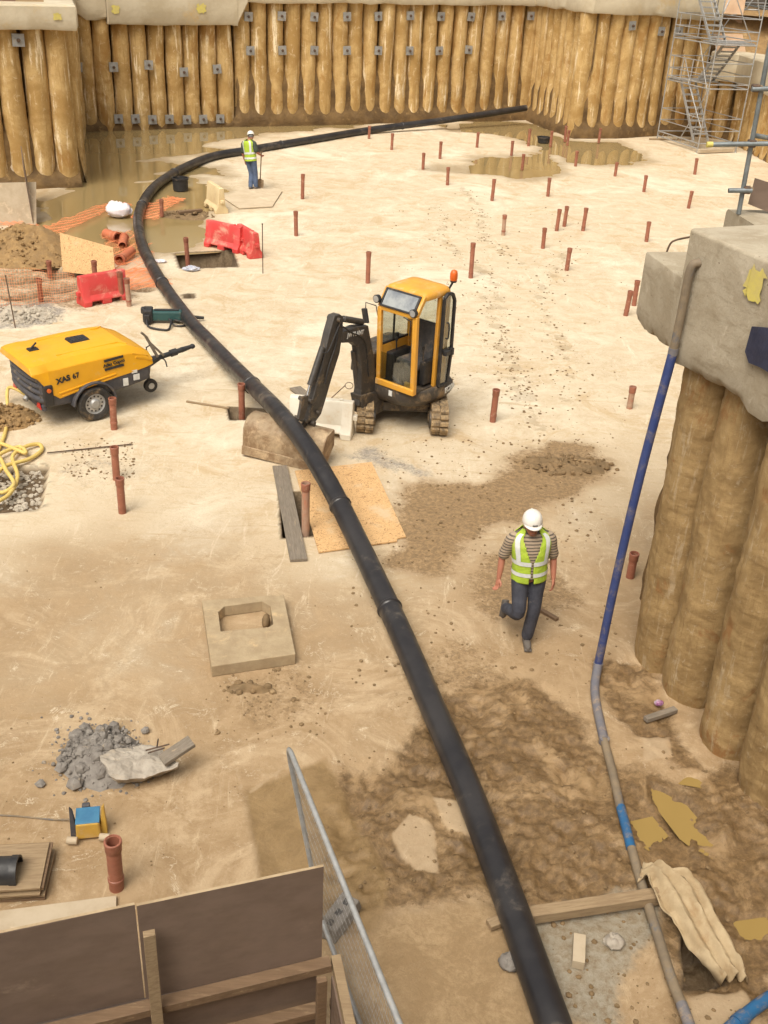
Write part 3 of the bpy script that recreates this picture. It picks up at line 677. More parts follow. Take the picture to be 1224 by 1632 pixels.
for px, py, pr, sz in ((184,15,.30,.34),(321,14,.30,.40)):
    P, L = arclen(BW); s = s_at(BW, px, py); p, d = along(P, L, s); nn = Vector((-d.y, d.x, 0))
    q = onplane(px, py, p-nn*(pr+.035), nn); paint_patch(bw, q, d, sz, sz*.9, seed=px)

LW = [(-14.2,31.0),(-12.1,31.81),(-9.96,32.98)]
lw, P_, L_ = pile_wall('nearer short wall of tall tan piles at the far left', LW, 1, .70, 4.9, lambda s, z: float(.9*sstep(.6,.1,z)+.45*sstep(1.9,1.2,z)-.7*sstep(1.6,2.4,z)), off=.2)
cap_beam(lw, [(-14.2,31.0),(-12.1,31.81),(-9.75,33.1)], 1, 4.43, 5.1, proud=.25, seed=9, depth=1.1)
plate(lw, P_, L_, 1, 29, 64)
for px, py in ((92,27),):
    nn = Vector((-1.17,2.14,0)).normalized(); q = onplane(px, py, Vector((-9.96,32.98,0))-nn*.285, nn); paint_patch(lw, q, (2.14,1.17,0), .26, .2, seed=4)
# return of the left wall towards the back wall
lr, P_, L_ = pile_wall('shadowed return wall of piles between the left and the back wall', [(-9.9,33.5),(-11.0,37),(-12.4,42.3)], 1, .72, 4.9, lambda s, z: float(np.clip((1.6-z)/2, -.4, .9)), off=.4)
cap_beam(lr, [(-9.9,33.6),(-11.0,37),(-12.4,42.2)], 1, 4.4, 5.05, proud=.1, seed=12)

RW = [(5.6,51.95),(5.85,51.2),(7.30,46.95),(9.34,47.7),(11.25,48.9),(13.3,49.35)]
rw, P_, L_ = pile_wall('far right wall of slender tan piles beside the scaffold stair', RW, 1, .66, 5.0, lambda s, z: float(.62*sstep(2.2,1.3,z)+.55*sstep(.75,.15,z)-.6*sstep(2.0,2.9,z)), off=.2)
cap_beam(rw, RW, 1, lambda s: 4.86-.05*max(0, s-7.8), lambda s: 5.75-.03*max(0, s-6), proud=.2, seed=14)
for x, y in ((1008,41),(1054,50),(1082,50)): plate(rw, P_, L_, 1, x, y)
LOW = [(13.2,49.2),(14.35,48.6),(14.5,44.5),(14.9,38.0),(15.4,28.0)]
ow, P_, L_ = pile_wall('low wall of piles behind the scaffold stair at the right', [(x+.0,y) for x,y in LOW], 1, .70, 2.7, lambda s, z: float(np.clip((1.0-z)/1.3, -.4, 1.0)), off=.1)
cap_beam(ow, LOW, 1, 2.42, 3.55, proud=.22, seed=17, depth=1.3)

# near right wall
E_ = Vector((math.sin(R(22)), -math.cos(R(22)), 0)); NR = Vector((E_.y, -E_.x, 0))*-1      # NR points away from the pit
if NR.x < 0: NR = -NR
nw = thing('retaining_wall', 'close right hand wall of thick muddy piles under a grey concrete beam', 'retaining wall', (2.84, 9.95, 0)); NO = Vector((2.84, 9.95, 0))
edges = [(990,1035),(1037,1085),(1092,1165),(1152,1240)]
cen = [at(x, y)+Vector((.96,-.28,0))*.45 for x, y in edges]
stp = (cen[3]-cen[1])/2; cen += [cen[3]+stp, cen[3]+stp*2]; cen.insert(0, cen[0]+Vector((.55,.62,0)))
for i, c in enumerate(cen):
    me = pile_mesh('pile', 101+13*i, .335, 3.78, 90, 250, .055)
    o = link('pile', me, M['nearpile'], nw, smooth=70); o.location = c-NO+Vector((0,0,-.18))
rings = []
for j in range(41):
    z = -.2+4.0*j/40; ring = []
    for i in range(60):
        s = -1.2+i*.11; p = cen[1]+stp.normalized()*s
        k = float(fbm(s*2, z*1.5, 91, 4)); ring.append(p-NO+Vector((.36,.1,0))*(1+k*.6-.2*max(0, 1-z)) + Vector((0,0,z)))
    rings.append(ring)
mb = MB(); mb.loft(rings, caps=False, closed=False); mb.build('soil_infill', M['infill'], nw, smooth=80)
def rough_block(name, p0, d, n, L, z0, z1, depth, seed, parent, m, rnd=.12, brk=.06, nseg=40):
    """concrete beam with a broken lower edge and a rounded top arris; local to its parent"""
    rings = []
    for i in range(nseg+1):
        s = L*i/nseg; j = float(fbm(s*3.1, seed, seed, 5))*brk*3; g = lambda z, k: float(fbm(s*2.2, z*2.2+k, seed+4, 4))*.018
        e = min(s, L-s); rr = rnd; q = p0 + d*s
        prof = [(.10+j*.3, z0+.02+j*.5), (.03+g(0,1), z0+.05+j), (0+g(.2,2)*.6, z0+.14+j*.4)] + [(g(t,3), z0+.14+(z1-rr-z0-.14)*t) for t in (.2,.4,.6,.8,1.0)] + \
               [(rr*(1-math.cos(a))+g(1,5)*.5, z1-rr+rr*math.sin(a)) for a in (.4,.8,1.2,1.57)] + [(depth*.5, z1+g(2,6)*.4), (depth, z1), (depth, z0), (depth*.5, z0+j)]
        rings.append([q + n*a + Vector((0,0,z)) for a, z in prof])
    mb = MB(); mb.loft(rings); return mb.build(name, M[m], parent, smooth=40)
Z3 = Vector((0,0,0))
rough_block('cap_beam', NR*-.09, E_, NR, 6.0, 3.58, 4.93, 1.25, 33, nw, 'concrete', rnd=.035, brk=.09, nseg=90)
d2 = (Vector((2.63,11.05,0))-NO).normalized(); n2_ = Vector((d2.y,-d2.x,0)); n2_ = n2_ if n2_.x > 0 else -n2_
rough_block('beam_step', d2*.03-n2_*.03, d2, n2_, .98, 3.62, 4.43, 1.2, 37, nw, 'concrete', rnd=.015, brk=.07, nseg=30)
# beam that turns away to the right behind
rough_block('cap_beam', Vector((.62,1.28,0)), Vector((1,.12,0)).normalized(), Vector((.12,-1,0)).normalized(), 7, 3.6, 4.86, 1.15, 39, nw, 'concrete', rnd=.05, brk=.04, nseg=40)
def face_pt(px, py, off): return onplane(px, py, NO-NR*(off+.09), NR)
q = face_pt(1203, 452, .022); o = paint_patch(nw, q, E_, .27, .30, seed=8)
q = face_pt(1215, 560, .03); mb = MB(); rng = random.Random(3)
pp = [face_pt(x, y, .035) for x, y in ((1201,520),(1224,522),(1262,530),(1262,605),(1236,598),(1214,585),(1196,578),(1190,560))]
mb._add([p-NO for p in pp], [tuple(range(len(pp)))]); o = mb.build('membrane_patch', M['tarp'], nw); sd = o.modifiers.new('thick', 'SOLIDIFY'); sd.thickness = .02
b0 = at(1067, 393, 4.46); b1 = at(1094, 382, 4.52)
mb = MB(); mb.tube([p-NO for p in spline([b0+Vector((-.03,0,-.12)), b0+Vector((.0,.0,.02)), b0+Vector((.05,.0,.07)), b1+Vector((.03,0,.03))], 5)], .011, 8); mb.build('starter_bar', M['rebar'], nw, smooth=40)

# ------------------------------------------------------------------ ground above the pit
def upper_ground():
    mb = MB(); z = 4.95; far = 420
    ring_in = [(-14.4,31.6),(-10.4,33.9),(-12.9,42.4),(-14.8,42.0),(-14.6,42.6),(-7.6,46.5),(-3.2,48.5),(1.2,50.7),(5.8,52.6),(6.5,51.4),(7.6,47.9),(9.0,48.5),(10.9,49.7),(13.2,50.3),(14.0,50.3),(16.2,49.5),(16.4,44.5),(16.8,28),(16.8,12.4),(4.6,11.9),(4.2,9.8),(6.5,.4),(-18,.4),(-18,31.6)]
    n = len(ring_in); c = Vector((-1, 26, 0)); vs = []
    for x, y in ring_in: vs.append(Vector((x, y, z)))
    for x, y in ring_in:
        d = (Vector((x, y, 0))-c).normalized(); vs.append(c+d*far+Vector((0,0,z)))
    mb._add(vs, [(i, (i+1)%n, n+(i+1)%n, n+i) for i in range(n)])
    return mb.build('ground', M['spoil'])
tag(upper_ground(), kind='structure')
# ------------------------------------------------------------------ mini excavator
EC = Vector((.195, 16.5, 0)); EH = R(-128.5)                       # slew centre and heading of the cab
ex = thing('mini_excavator', 'mini excavator with yellow cab, grey boom and mud caked tracks', 'excavator', EC, EH)
LX = Matrix.Translation(EC) @ Matrix.Rotation(EH, 4, 'Z'); LXI = LX.inverted()
# tracks
def stadium(L, r, n=10):
    p = []
    for i in range(n+1): a = -math.pi/2+math.pi*i/n; p.append((L/2+r*math.cos(a), r+r*math.sin(a)))
    for i in range(n+1): a = math.pi/2+math.pi*i/n; p.append((-L/2+r*math.cos(a), r+r*math.sin(a)))
    return p
TR = Matrix.Rotation(R(-88)-EH, 4, 'Z')
TL, TRAD = 1.45, .245
pad = MB(); pad.hexa([(-.045,-.145,0),(.045,-.145,0),(.045,.145,0),(-.045,.145,0)], [(-.028,-.14,.038),(.028,-.14,.038),(.028,.14,.038),(-.028,.14,.038)])
padme = pad.mesh('track_pad'); padme.materials.append(M['trackmud'])
for sgn in (-1, 1):
    ty = sgn*.615; st = stadium(TL, TRAD-.03)
    mb = MB(TR); mb.prism(st, lambda a,b,t: Vector((a, ty+t, b+.03)), -.14, .14)
    trk_o = mb.build('track', M['trackmud'], ex, smooth=40)
    per = 2*TL+2*math.pi*(TRAD-.03); npad = 40; rr_ = TRAD-.03
    for i in range(npad):
        s = per*i/npad
        if s < TL: x, z, ang = -TL/2+s, 0, math.pi
        elif s < TL+math.pi*rr_: a = (s-TL)/rr_; x, z, ang = TL/2+rr_*math.sin(a), rr_-rr_*math.cos(a), math.pi-a
        elif s < 2*TL+math.pi*rr_: x, z, ang = TL/2-(s-TL-math.pi*rr_), 2*rr_, 0
        else: a = (s-2*TL-math.pi*rr_)/rr_; x, z, ang = -TL/2-rr_*math.sin(a), rr_+rr_*math.cos(a), -a
        for half in (-1, 1):
            o = bpy.data.objects.new('track_pad', padme); col.objects.link(o); o.parent = trk_o
            m = TR @ Matrix.Translation((x+half*.012, ty+half*.072, z+.03)) @ Matrix.Rotation(ang, 4, 'Y'); m = m @ Matrix.Diagonal((1.0,.47,1.0,1.0))
            o.matrix_local = m
    mb = MB(TR)
    for x in (-TL/2, TL/2):
        mb.lathe([(.04,-.02),(.15,-.02),(.15,.02),(.04,.02)], 18, Matrix.Translation((x, ty-sgn*.145, TRAD)) @ Matrix.Rotation(R(90),4,'X'))
    for x in (-.4, 0, .4): mb.lathe([(.075,-.02),(.075,.02)], 14, Matrix.Translation((x, ty-sgn*.145, .11)) @ Matrix.Rotation(R(90),4,'X'))
    mb.box((0, ty-sgn*.155, TRAD), (1.3,.05,.14)); mb.build('track_frame', M['machine'], ex, smooth=40)
mb = MB(TR); mb.box((0,0,.30), (.75,1.0,.16)); mb.lathe([(.34,.36),(.34,.5)], 24)
mb.box((-.98,0,.22), (.06,1.4,.28)); mb.box((-.75,-.3,.24), (.5,.08,.1)); mb.box((-.75,.3,.24), (.5,.08,.1)); mb.build('undercarriage', M['machine'], ex, smooth=35, bevel=.012)
# revolving platform: rounded in plan
plan = [(a*(.64 if a < 0 else 1), b) for a, b in [(.72,.02),(.70,.50),(.60,.70),(.40,.82),(-.2,.86),(-.55,.80),(-.85,.55),(-.98,.2),(-.98,-.2),(-.85,-.55),(-.55,-.76),(.2,-.76),(.5,-.62),(.72,-.35)]]
fn = lambda s0, z: [Vector((a*s0, b*s0, z)) for a, b in plan]
mb = MB(); mb.loft([fn(.80,.46), fn(.93,.52), fn(1,.62), fn(1,.76), fn(.98,.79)]); mb.build('platform', M['machine'], ex, smooth=40, bevel=.01)
mb = MB(); rear = [(-.14,.70),(-.38,.68),(-.53,.5),(-.60,.2),(-.60,-.2),(-.53,-.5),(-.38,-.72),(.15,-.72),(.15,-.08),(-.14,-.08)]
mb.loft([[Vector((a*k, b*k, z)) for a, b in rear] for k, z in ((1,.79),(1,1.12),(.97,1.2),(.9,1.24))]); mb.build('engine_cover', M['machine'], ex, smooth=40, bevel=.015)
mb = MB(); mb.box((.35,-.42,1.0), (.5,.5,.42), taper=.92); mb.build('tank_cover', M['machine'], ex, smooth=35, bevel=.03)
text_mesh('lettering', 'EC20B', .13, M['txtwhite'], ex, frame((-.20,.852,.69), (-1,-.20,0), (0,0,1)), .003, .004)
mb = MB(); mb.box((.722,.33,.70), (.01,.07,.09)); mb.build('warning_label', M['txtwhite'], ex)
# cab
CY0, CY1, CF, CR = .0, .80, .70, -.08
def pillar(name, a, b, wd=.075, dp=.075):
    mb = MB(); a, b = Vector(a), Vector(b); d = (b-a).normalized(); sx_ = Vector((0,1,0)); f = sx_.cross(d).normalized(); rot = Matrix((d, f, sx_)).transposed()
    mb.box((a+b)/2, ((b-a).length, dp, wd), rot); return mb.build(name, M['yellow'], ex, smooth=35, bevel=.014)
zr = 2.40
pillar('cab_pillar', (CF-.02, CY0+.04, .79), (CF+.02, CY0+.04, 2.10)); pillar('cab_pillar', (CF-.02, CY1-.04, .79), (CF+.02, CY1-.04, 2.10), .09)
pillar('cab_pillar', (CF+.02, CY0+.04, 2.10), (CF-.17, CY0+.04, zr-.02)); pillar('cab_pillar', (CF+.02, CY1-.04, 2.10), (CF-.17, CY1-.04, zr-.02))
pillar('cab_pillar', (.15, CY1-.035, .79), (.13, CY1-.035, zr-.06), .06, .075)
for y in (CY0+.04, CY1-.04): pillar('cab_pillar', (CR, y, .79), (CR, y, zr-.06), .07, .09)
mb = MB(); mb.box((CF, (CY0+CY1)/2, .835), (.07, CY1-CY0-.004, .10)); mb.build('cab_sill', M['yellow'], ex, bevel=.012)
mb = MB(); mb.box((CF+.02, (CY0+CY1)/2, 2.085), (.055, CY1-CY0-.09, .07)); mb.build('cab_header', M['yellow'], ex, bevel=.012)
# roof: dished rounded panel
rings = []
rp = [(CF-.14,CY0-.01),(CF-.14,CY1+.01)]
def rrect(x0, x1, y0, y1, r, z, n=5):
    out = []
    for cx, cy, a0 in ((x1-r,y1-r,0),(x0+r,y1-r,90),(x0+r,y0+r,180),(x1-r,y0+r,270)):
        for i in range(n+1): a = R(a0+90*i/n); out.append(Vector((cx+r*math.cos(a), cy+r*math.sin(a), z)))
    return out
mb = MB(); mb.loft([rrect(CR-.05,CF-.13,CY0-.005,CY1+.005,.10,2.31), rrect(CR-.06,CF-.12,CY0-.015,CY1+.015,.11,2.35), rrect(CR-.05,CF-.13,CY0,CY1,.11,2.40), rrect(CR,CF-.19,CY0+.06,CY1-.06,.10,2.432), rrect(CR+.12,CF-.3,CY0+.2,CY1-.2,.08,2.445)]); mb.build('roof', M['yellow'], ex, smooth=50)
# raised windscreen above the opening
a0, a1 = Vector((CF+.045, 0, 2.115)), Vector((CF-.125, 0, 2.375)); dd = (a1-a0).normalized(); nn_ = Vector((dd.z, 0, -dd.x))
rot = Matrix((dd, Vector((0,1,0)), nn_)).transposed(); mid_ = (a0+a1)/2+nn_*.02
mb = MB(); mb.box(mid_+Vector((0,.40,0)), ((a1-a0).length-.05, .62, .012), rot); mb.build('raised_screen', M['glassdirty'], ex)
mb = MB()
for s in (-1, 1):
    mb.box(mid_+dd*(s*((a1-a0).length/2-.015))+Vector((0,.40,0)), (.03,.70,.03), rot); mb.box(mid_+Vector((0,.40+s*.335,0)), ((a1-a0).length-.06,.03,.03), rot)
mb.build('screen_frame', M['black'], ex, bevel=.005)
# lower front glass, side window
mb = MB(); mb.box((CF,.40,1.12), (.008,.65,.46)); mb.build('front_glass', M['glass'], ex)
mb = MB(); mb.box((.31,CY0+.03,1.80), (.72,.004,.70)); mb.build('side_glass', M['glass'], ex)
mb = MB(); mb.box((.31,CY0+.03,1.45), (.72,.03,.035)); mb.box((.34,CY0+.03,1.80), (.025,.03,.66)); mb.box((.22,CY0+.01,1.50),(.05,.05,.08)); mb.build('window_frame', M['black'], ex, bevel=.004)
mb = MB(); mb.box((.31,CY0+.03,1.13), (.72,.03,.60)); mb.box((CR,.40,1.2), (.03,.72,.78)); mb.build('side_panel', M['yellow'], ex, bevel=.006)
mb = MB(); mb.box((CR,.40,1.95), (.004,.70,.70)); mb.build('rear_glass', M['glass'], ex)
# door folded back along the side
mb = MB(); dx0, dx1, dy = .12, -.17, CY1+.04
dp = [(dx0,.80),(dx0,2.27),(dx0-.08,2.34),(dx1+.08,2.32),(dx1+.01,2.2),(dx1,1.35),(dx1+.05,.80)]
for (a, b) in zip(dp, dp[1:]+dp[:1]): mb.bar((a[0],dy,a[1]), (b[0],dy,b[1]), .045, .05, (0,1,0))
mb.bar((dx0,dy,1.40),(dx1,dy,1.40),.04,.04,(0,1,0)); door = mb.build('door', M['black'], ex, bevel=.006)
mb = MB(); mb.prism(dp, lambda a,b,t: Vector((a, dy+t, b)), -.004, .004); mb.build('door_pane', M['glass'], door)
mb = MB(); mb.tube(spline([(dx0-.07,dy+.03,1.62),(dx0-.07,dy+.08,1.64),(dx0-.07,dy+.08,1.86),(dx0-.07,dy+.03,1.88)],4), .013, 8); mb.build('door_handle', M['black'], door, smooth=40)
mb = MB(); mb.box((dx0-.1,dy+.05,1.37), (.12,.08,.08)); mb.build('door_latch', M['black'], door, bevel=.01); MB().box((dx1+.05,dy+.03,1.36), (.08,.09,.12)).build('door_catch', M['black'], door, bevel=.01)
# seat, consoles, levers, floor
mb = MB(); mb.box((.22,.40,1.14), (.42,.46,.13)); mb.build('seat', M['seat'], ex, bevel=.04, seg=3)
mb = MB(); rot_ = Matrix.Rotation(R(-12),3,'Y'); mb.box((-.10+.08,.40,1.46), (.13,.46,.62), rot_); mb.build('backrest', M['seat'], ex, bevel=.05, seg=3)
mb = MB(); mb.box((.18,.40,.94), (.4,.4,.28)); mb.box((.28,.11,1.05), (.5,.13,.5)); mb.box((.2,.68,1.05), (.36,.10,.40)); mb.build('console', M['black'], ex, bevel=.02)
mb = MB(); mb.box((.31,.40,.80), (.72,.72,.02)); mb.build('cab_floor', M['machine'], ex)
for x, y, z0, z1 in ((.36,.13,1.25,1.48),(.34,.67,1.22,1.46),(.55,.34,.81,1.18),(.55,.44,.81,1.18)):
    mb = MB(); mb.tube([(x,y,z0),(x+.02,y,z1-.03),(x+.02,y,z1),(x+.022,y,z1+.05)], [.012,.012,.026,.02], 8); mb.build('control_lever', M['black'], ex, smooth=50)
mb = MB(); mb.box((CF-.06,.62,.90), (.04,.14,.10)); mb.build('yellow_box', M['yellowbox'], ex, bevel=.01)
# lamps, mirrors, beacon
for y in (CY0+.0, CY1-.06):
    mb = MB(); T = Matrix.Translation((CF+.06,y,2.16 if y > .3 else 2.22)) @ Matrix.Rotation(R(90),4,'Y'); mb.lathe([(.03,-.06),(.062,-.03),(.066,.03),(.058,.035)], 14, T); l = mb.build('work_lamp', M['black'], ex, smooth=40)
    mb = MB(); mb.lathe([(.0005,.037),(.054,.036)], 14, T); mb.build('lens', M['silver'], l)
mb = MB(); mb.tube([(CF+.03,CY0-.0,1.93),(CF+.06,CY0-.02,2.10),(CF+.10,CY0-.20,2.12),(CF+.10,CY0-.20,2.0)], .009, 7); mr = mb.build('mirror_arm', M['black'], ex, smooth=40)
mb = MB(); mb.box((CF+.10,CY0-.20,1.90), (.04,.11,.24), Matrix.Rotation(R(14),3,'X')); mb.build('mirror', M['black'], mr, bevel=.015)
mb = MB(); mb.tube([(CF+.05,CY1-.12,1.78),(CF+.07,CY1-.10,2.02),(CF+.06,CY1-.25,2.05)], .009, 7); mb.build('grab_rail', M['black'], ex, smooth=40)
mb = MB(); mb.tube([(CR+.02,CY1-.02,2.38),(CR-.02,CY1+.03,2.52)], .018, 8); mb.lathe([(.05,2.50),(.055,2.53)], 12, Matrix.Translation((CR-.02,CY1+.03,0))); bk = mb.build('beacon_base', M['black'], ex, smooth=40)
mb = MB(); mb.lathe([(.055,2.53),(.062,2.57),(.06,2.64),(.045,2.685),(.01,2.70)], 14, Matrix.Translation((CR-.02,CY1+.03,0))); mb.build('beacon', M['amber'], ex, smooth=60)
# boom, arm and bucket lie in one upright plane through the swing post
BH = R(-90-33); bd = Vector((math.cos(BH), math.sin(BH), 0)); bn = Vector((-bd.y, bd.x, 0))     # bn: machine's left
BP = Vector((-.40, 15.86, 0))
def bp(px, py, off=0.0): return LXI @ onplane(px, py, BP+bn*off, bn)
bnl = (LXI.to_3x3() @ bn)
def slab(name, pts, th, m, off=0.0, bevel=.012, parent=None):
    P = [bp(x, y, off) for x, y in pts]; mb = MB(); n = len(P)
    vs = [p-bnl*th/2 for p in P]+[p+bnl*th/2 for p in P]
    mb._add(vs, [(j,(j+1)%n,n+(j+1)%n,n+j) for j in range(n)]+[tuple(range(n-1,-1,-1)),tuple(range(n,2*n))])
    return mb.build(name, M[m], parent or ex, bevel=bevel)
def rod(name, pa, pb, r, m, off=0.0, parent=None):
    mb = MB(); mb.tube([bp(*pa,off), bp(*pb,off)], r, 12); return mb.build(name, M[m], parent or ex, smooth=40)
slab('swing_post', [(566,628),(590,622),(604,632),(606,650),(590,660),(572,658)], .22, 'machine', 0, .02)
mb = MB(); q0 = bp(600,652); mb.tube([q0, Vector((.62,-.1,.52))], .04, 10); mb.build('swing_cylinder', M['machine'], ex, smooth=40)
boom = slab('boom', [(592,648),(594,610),(590,565),(581,517),(563,519),(540,528),(539,545),(556,544),(566,552),(570,585),(570,620),(566,646)], .15, 'boom')
slab('arm', [(528,502),(536,499),(542,503),(541,530),(536,562),(524,600),(514,635),(507,658),(497,672),(487,670),(489,652),(498,618),(508,582),(514,556),(520,530)], .13, 'boom')
rod('arm_cylinder', (547,508), (577,513), .050, 'boom'); rod('cylinder_rod', (533,506), (549,508), .022, 'chrome')
rod('bucket_cylinder', (514,553), (494,614), .048, 'boom', .02); rod('cylinder_rod', (494,614), (489,634), .024, 'chrome', .02)
rod('boom_cylinder', (563,560), (572,645), .045, 'machine', -.05)
slab('bucket_link', [(480,632),(490,630),(488,650),(482,668),(474,668),(478,648)], .05, 'machine', .09, .006); slab('bucket_link', [(480,632),(490,630),(488,650),(482,668),(474,668),(478,648)], .05, 'machine', -.09, .006)
for pa in ((533,508),(500,655),(487,637),(492,672),(480,668)):
    mb = MB(); c = bp(*pa); mb.tube([c-bnl*.12, c+bnl*.12], .034, 12); mb.build('pivot_pin', M['machine'], ex, smooth=40)
mb = MB()
for off in (.085, -.085):
    mb.tube(spline([bp(588,600,off), bp(582,545,off), bp(560,530,off), bp(541,520,off), bp(536,548,off), bp(524,585,off), bp(518,612,off)], 5), .011, 7)
    mb.tube(spline([bp(543,512,off*.7), bp(536,530,off*1.3), bp(523,560,off*1.2), bp(514,562,off)], 5), .010, 7)
mb.build('hydraulic_hose', M['black'], ex, smooth=50)
# lettering on the boom, on the machine's left face
ca, cb = bp(556,539,.078), bp(577,535,.078); tm = (bp(556,534,.078)+bp(576,530,.078))/2
text_mesh('lettering', 'JW PLANT', .095, M['txtwhite'], ex, frame(bp(567,532,.078), bp(578,529,.078)-bp(556,534,.078), (0,0,1)), .002, .003)
# ditching bucket
kb = R(-90-19); kd = LXI.to_3x3() @ Vector((math.cos(kb), math.sin(kb), 0)); kn = LXI.to_3x3() @ Vector((-math.sin(kb), math.cos(kb), 0))
W2 = .67; cl = LXI @ Vector((-1.52,14.60,.30)); fw = kd; tilt = Matrix.Rotation(R(-2.5), 3, fw)
prof = [(-.14,.33),(.0,.345),(.12,.33),(.21,.27),(.26,.17),(.275,.03),(.27,-.12),(.285,-.30)]      # (forward, up): convex back towards the viewer
wv = tilt @ kn; uv = tilt @ Vector((0,0,1))
def bpt(a, b, t): return cl + fw*a + uv*b*.88 + wv*t
inn = [(a-.022, b-.02 if k < 4 else b) for k, (a, b) in enumerate(prof)]
mb = MB(); mb.prism(prof+inn[::-1], bpt, -W2, W2); bkt = mb.build('bucket', M['rust_steel'], ex, smooth=35, bevel=.006)
for s in (-1, 1):
    mb = MB(); mb.prism(prof+[(.20,-.30),(-.16,.02)], bpt, s*(W2-.012), s*(W2+.010)); mb.build('bucket_side', M['rust_steel'], bkt, bevel=.004)
mb = MB(); mb.prism([(.272,-.16),(.296,-.165),(.306,-.325),(.280,-.325)], bpt, -W2-.01, W2+.01); mb.build('cutting_edge', M['rust_steel'], bkt, bevel=.004)
mb = MB(); 
for s in (.06, .24): mb.prism([(-.04,.33),(.20,.28),(.12,.42),(.02,.46),(-.06,.42)], bpt, s-.02, s+.02)
mb.build('bucket_lug', M['machine'], bkt, bevel=.006)
# ------------------------------------------------------------------ towed air compressor
CA = R(40); cd = Vector((math.cos(CA), math.sin(CA), 0)); cl_ = Vector((-cd.y, cd.x, 0))
wheel_p = at(152, 668); cmc = wheel_p + cl_*.66
cp = thing('air_compressor', 'yellow and grey towed air compressor with silver wheel and black drawbar', 'compressor', (cmc.x, cmc.y, 0), CA)
XC = lambda x: x*.80 if x < 0 else x
zc = lambda z: .58+(z-.58)*.76 if z > .58 else z
def ring(x, pts, sx_=1.0): 
    h = [(y, z) for y, z in pts]; full = [(-y, z) for y, z in h] + [(y, z) for y, z in h[::-1]]
    return [Vector((x, y, z)) for y, z in full]
# lower grey body
def low(x, zb, zt, w_): return ring(x, [(w_*.72, zb), (w_*.97, zb+.08), (w_, (zb+zt)/2), (w_, zt)])
mb = MB(); mb.loft([low(-1.06,.42,.90,.60), low(-1.0,.32,.92,.67), low(-.55,.30,.70,.68), low(0,.32,.66,.68), low(.6,.36,.72,.68), low(1.02,.42,.86,.66), low(1.10,.50,.86,.58)]); mb.build('base_body', M['comp_grey'], cp, smooth=35, bevel=.015)
# canopy
def can(x, zb, zs, zt, wb, ws, wt): return ring(x, [(wb, zb), (ws, max(zs, zt-.15)), (wt+.03, zt-.01), (wt-.02, zt+.004), (.0001, zt+.014)])
mb = MB(); mb.loft([can(-1.22,1.06,1.10,1.22,.67,.66,.55), can(-1.10,.98,1.08,1.25,.69,.675,.56), can(-.88,.62,1.05,1.27,.69,.675,.55), can(-.70,.50,1.0,1.27,.69,.675,.53), can(-.2,.57,1.0,1.30,.69,.675,.53), can(.45,.68,1.0,1.315,.69,.67,.53), can(.72,.72,1.0,1.30,.69,.665,.52), can(.98,.77,.98,1.16,.68,.65,.50), can(1.12,.80,.93,1.02,.65,.62,.48)])
mb.build('canopy', M['comp_yellow'], cp, smooth=22, bevel=.012)
# raised ribs on the canopy side and top
for s in (-1, 1):
    mb = MB(); mb.bar((-.72,s*.694,.60),(.42,s*.694,.775),.02,.035,(0,0,1)); mb.bar((-.66,s*.694,.54),(.45,s*.694,.715),.02,.03,(0,0,1)); mb.build('side_rib', M['comp_yellow'], cp, bevel=.006)
    mb = MB(); mb.bar((-.55,s*.40,1.29),(.62,s*.40,1.325),.03,.03); mb.bar((.62,s*.40,1.325),(.74,s*.50,1.30),.03,.03); mb.build('top_rib', M['comp_yellow'], cp, bevel=.008)
    mb = MB(); mb.bar((.80,s*.66,1.05),(1.10,s*.64,.90),.03,.05); mb.bar((.74,s*.66,1.14),(1.04,s*.62,1.0),.025,.03); mb.build('front_flap', M['comp_yellow'], cp, bevel=.006)
for x, a, b in ((.12,.36,.26),(-.80,.22,.16)):
    mb = MB(); mb.box((x,.06,1.335 if x > 0 else 1.285), (a,b,.05), taper=.86)
    for k in range(5): mb.box((x-a*.32+k*a*.16,.06,1.362 if x > 0 else 1.312), (a*.07,b*.75,.014))
    mb.build('top_vent', M['black'], cp, bevel=.006)
mb = MB(); mb.tube([(-.88,.02,1.31),(-.70,.10,1.40)], .018, 8); mb.build('exhaust_flap', M['black'], cp, smooth=40)
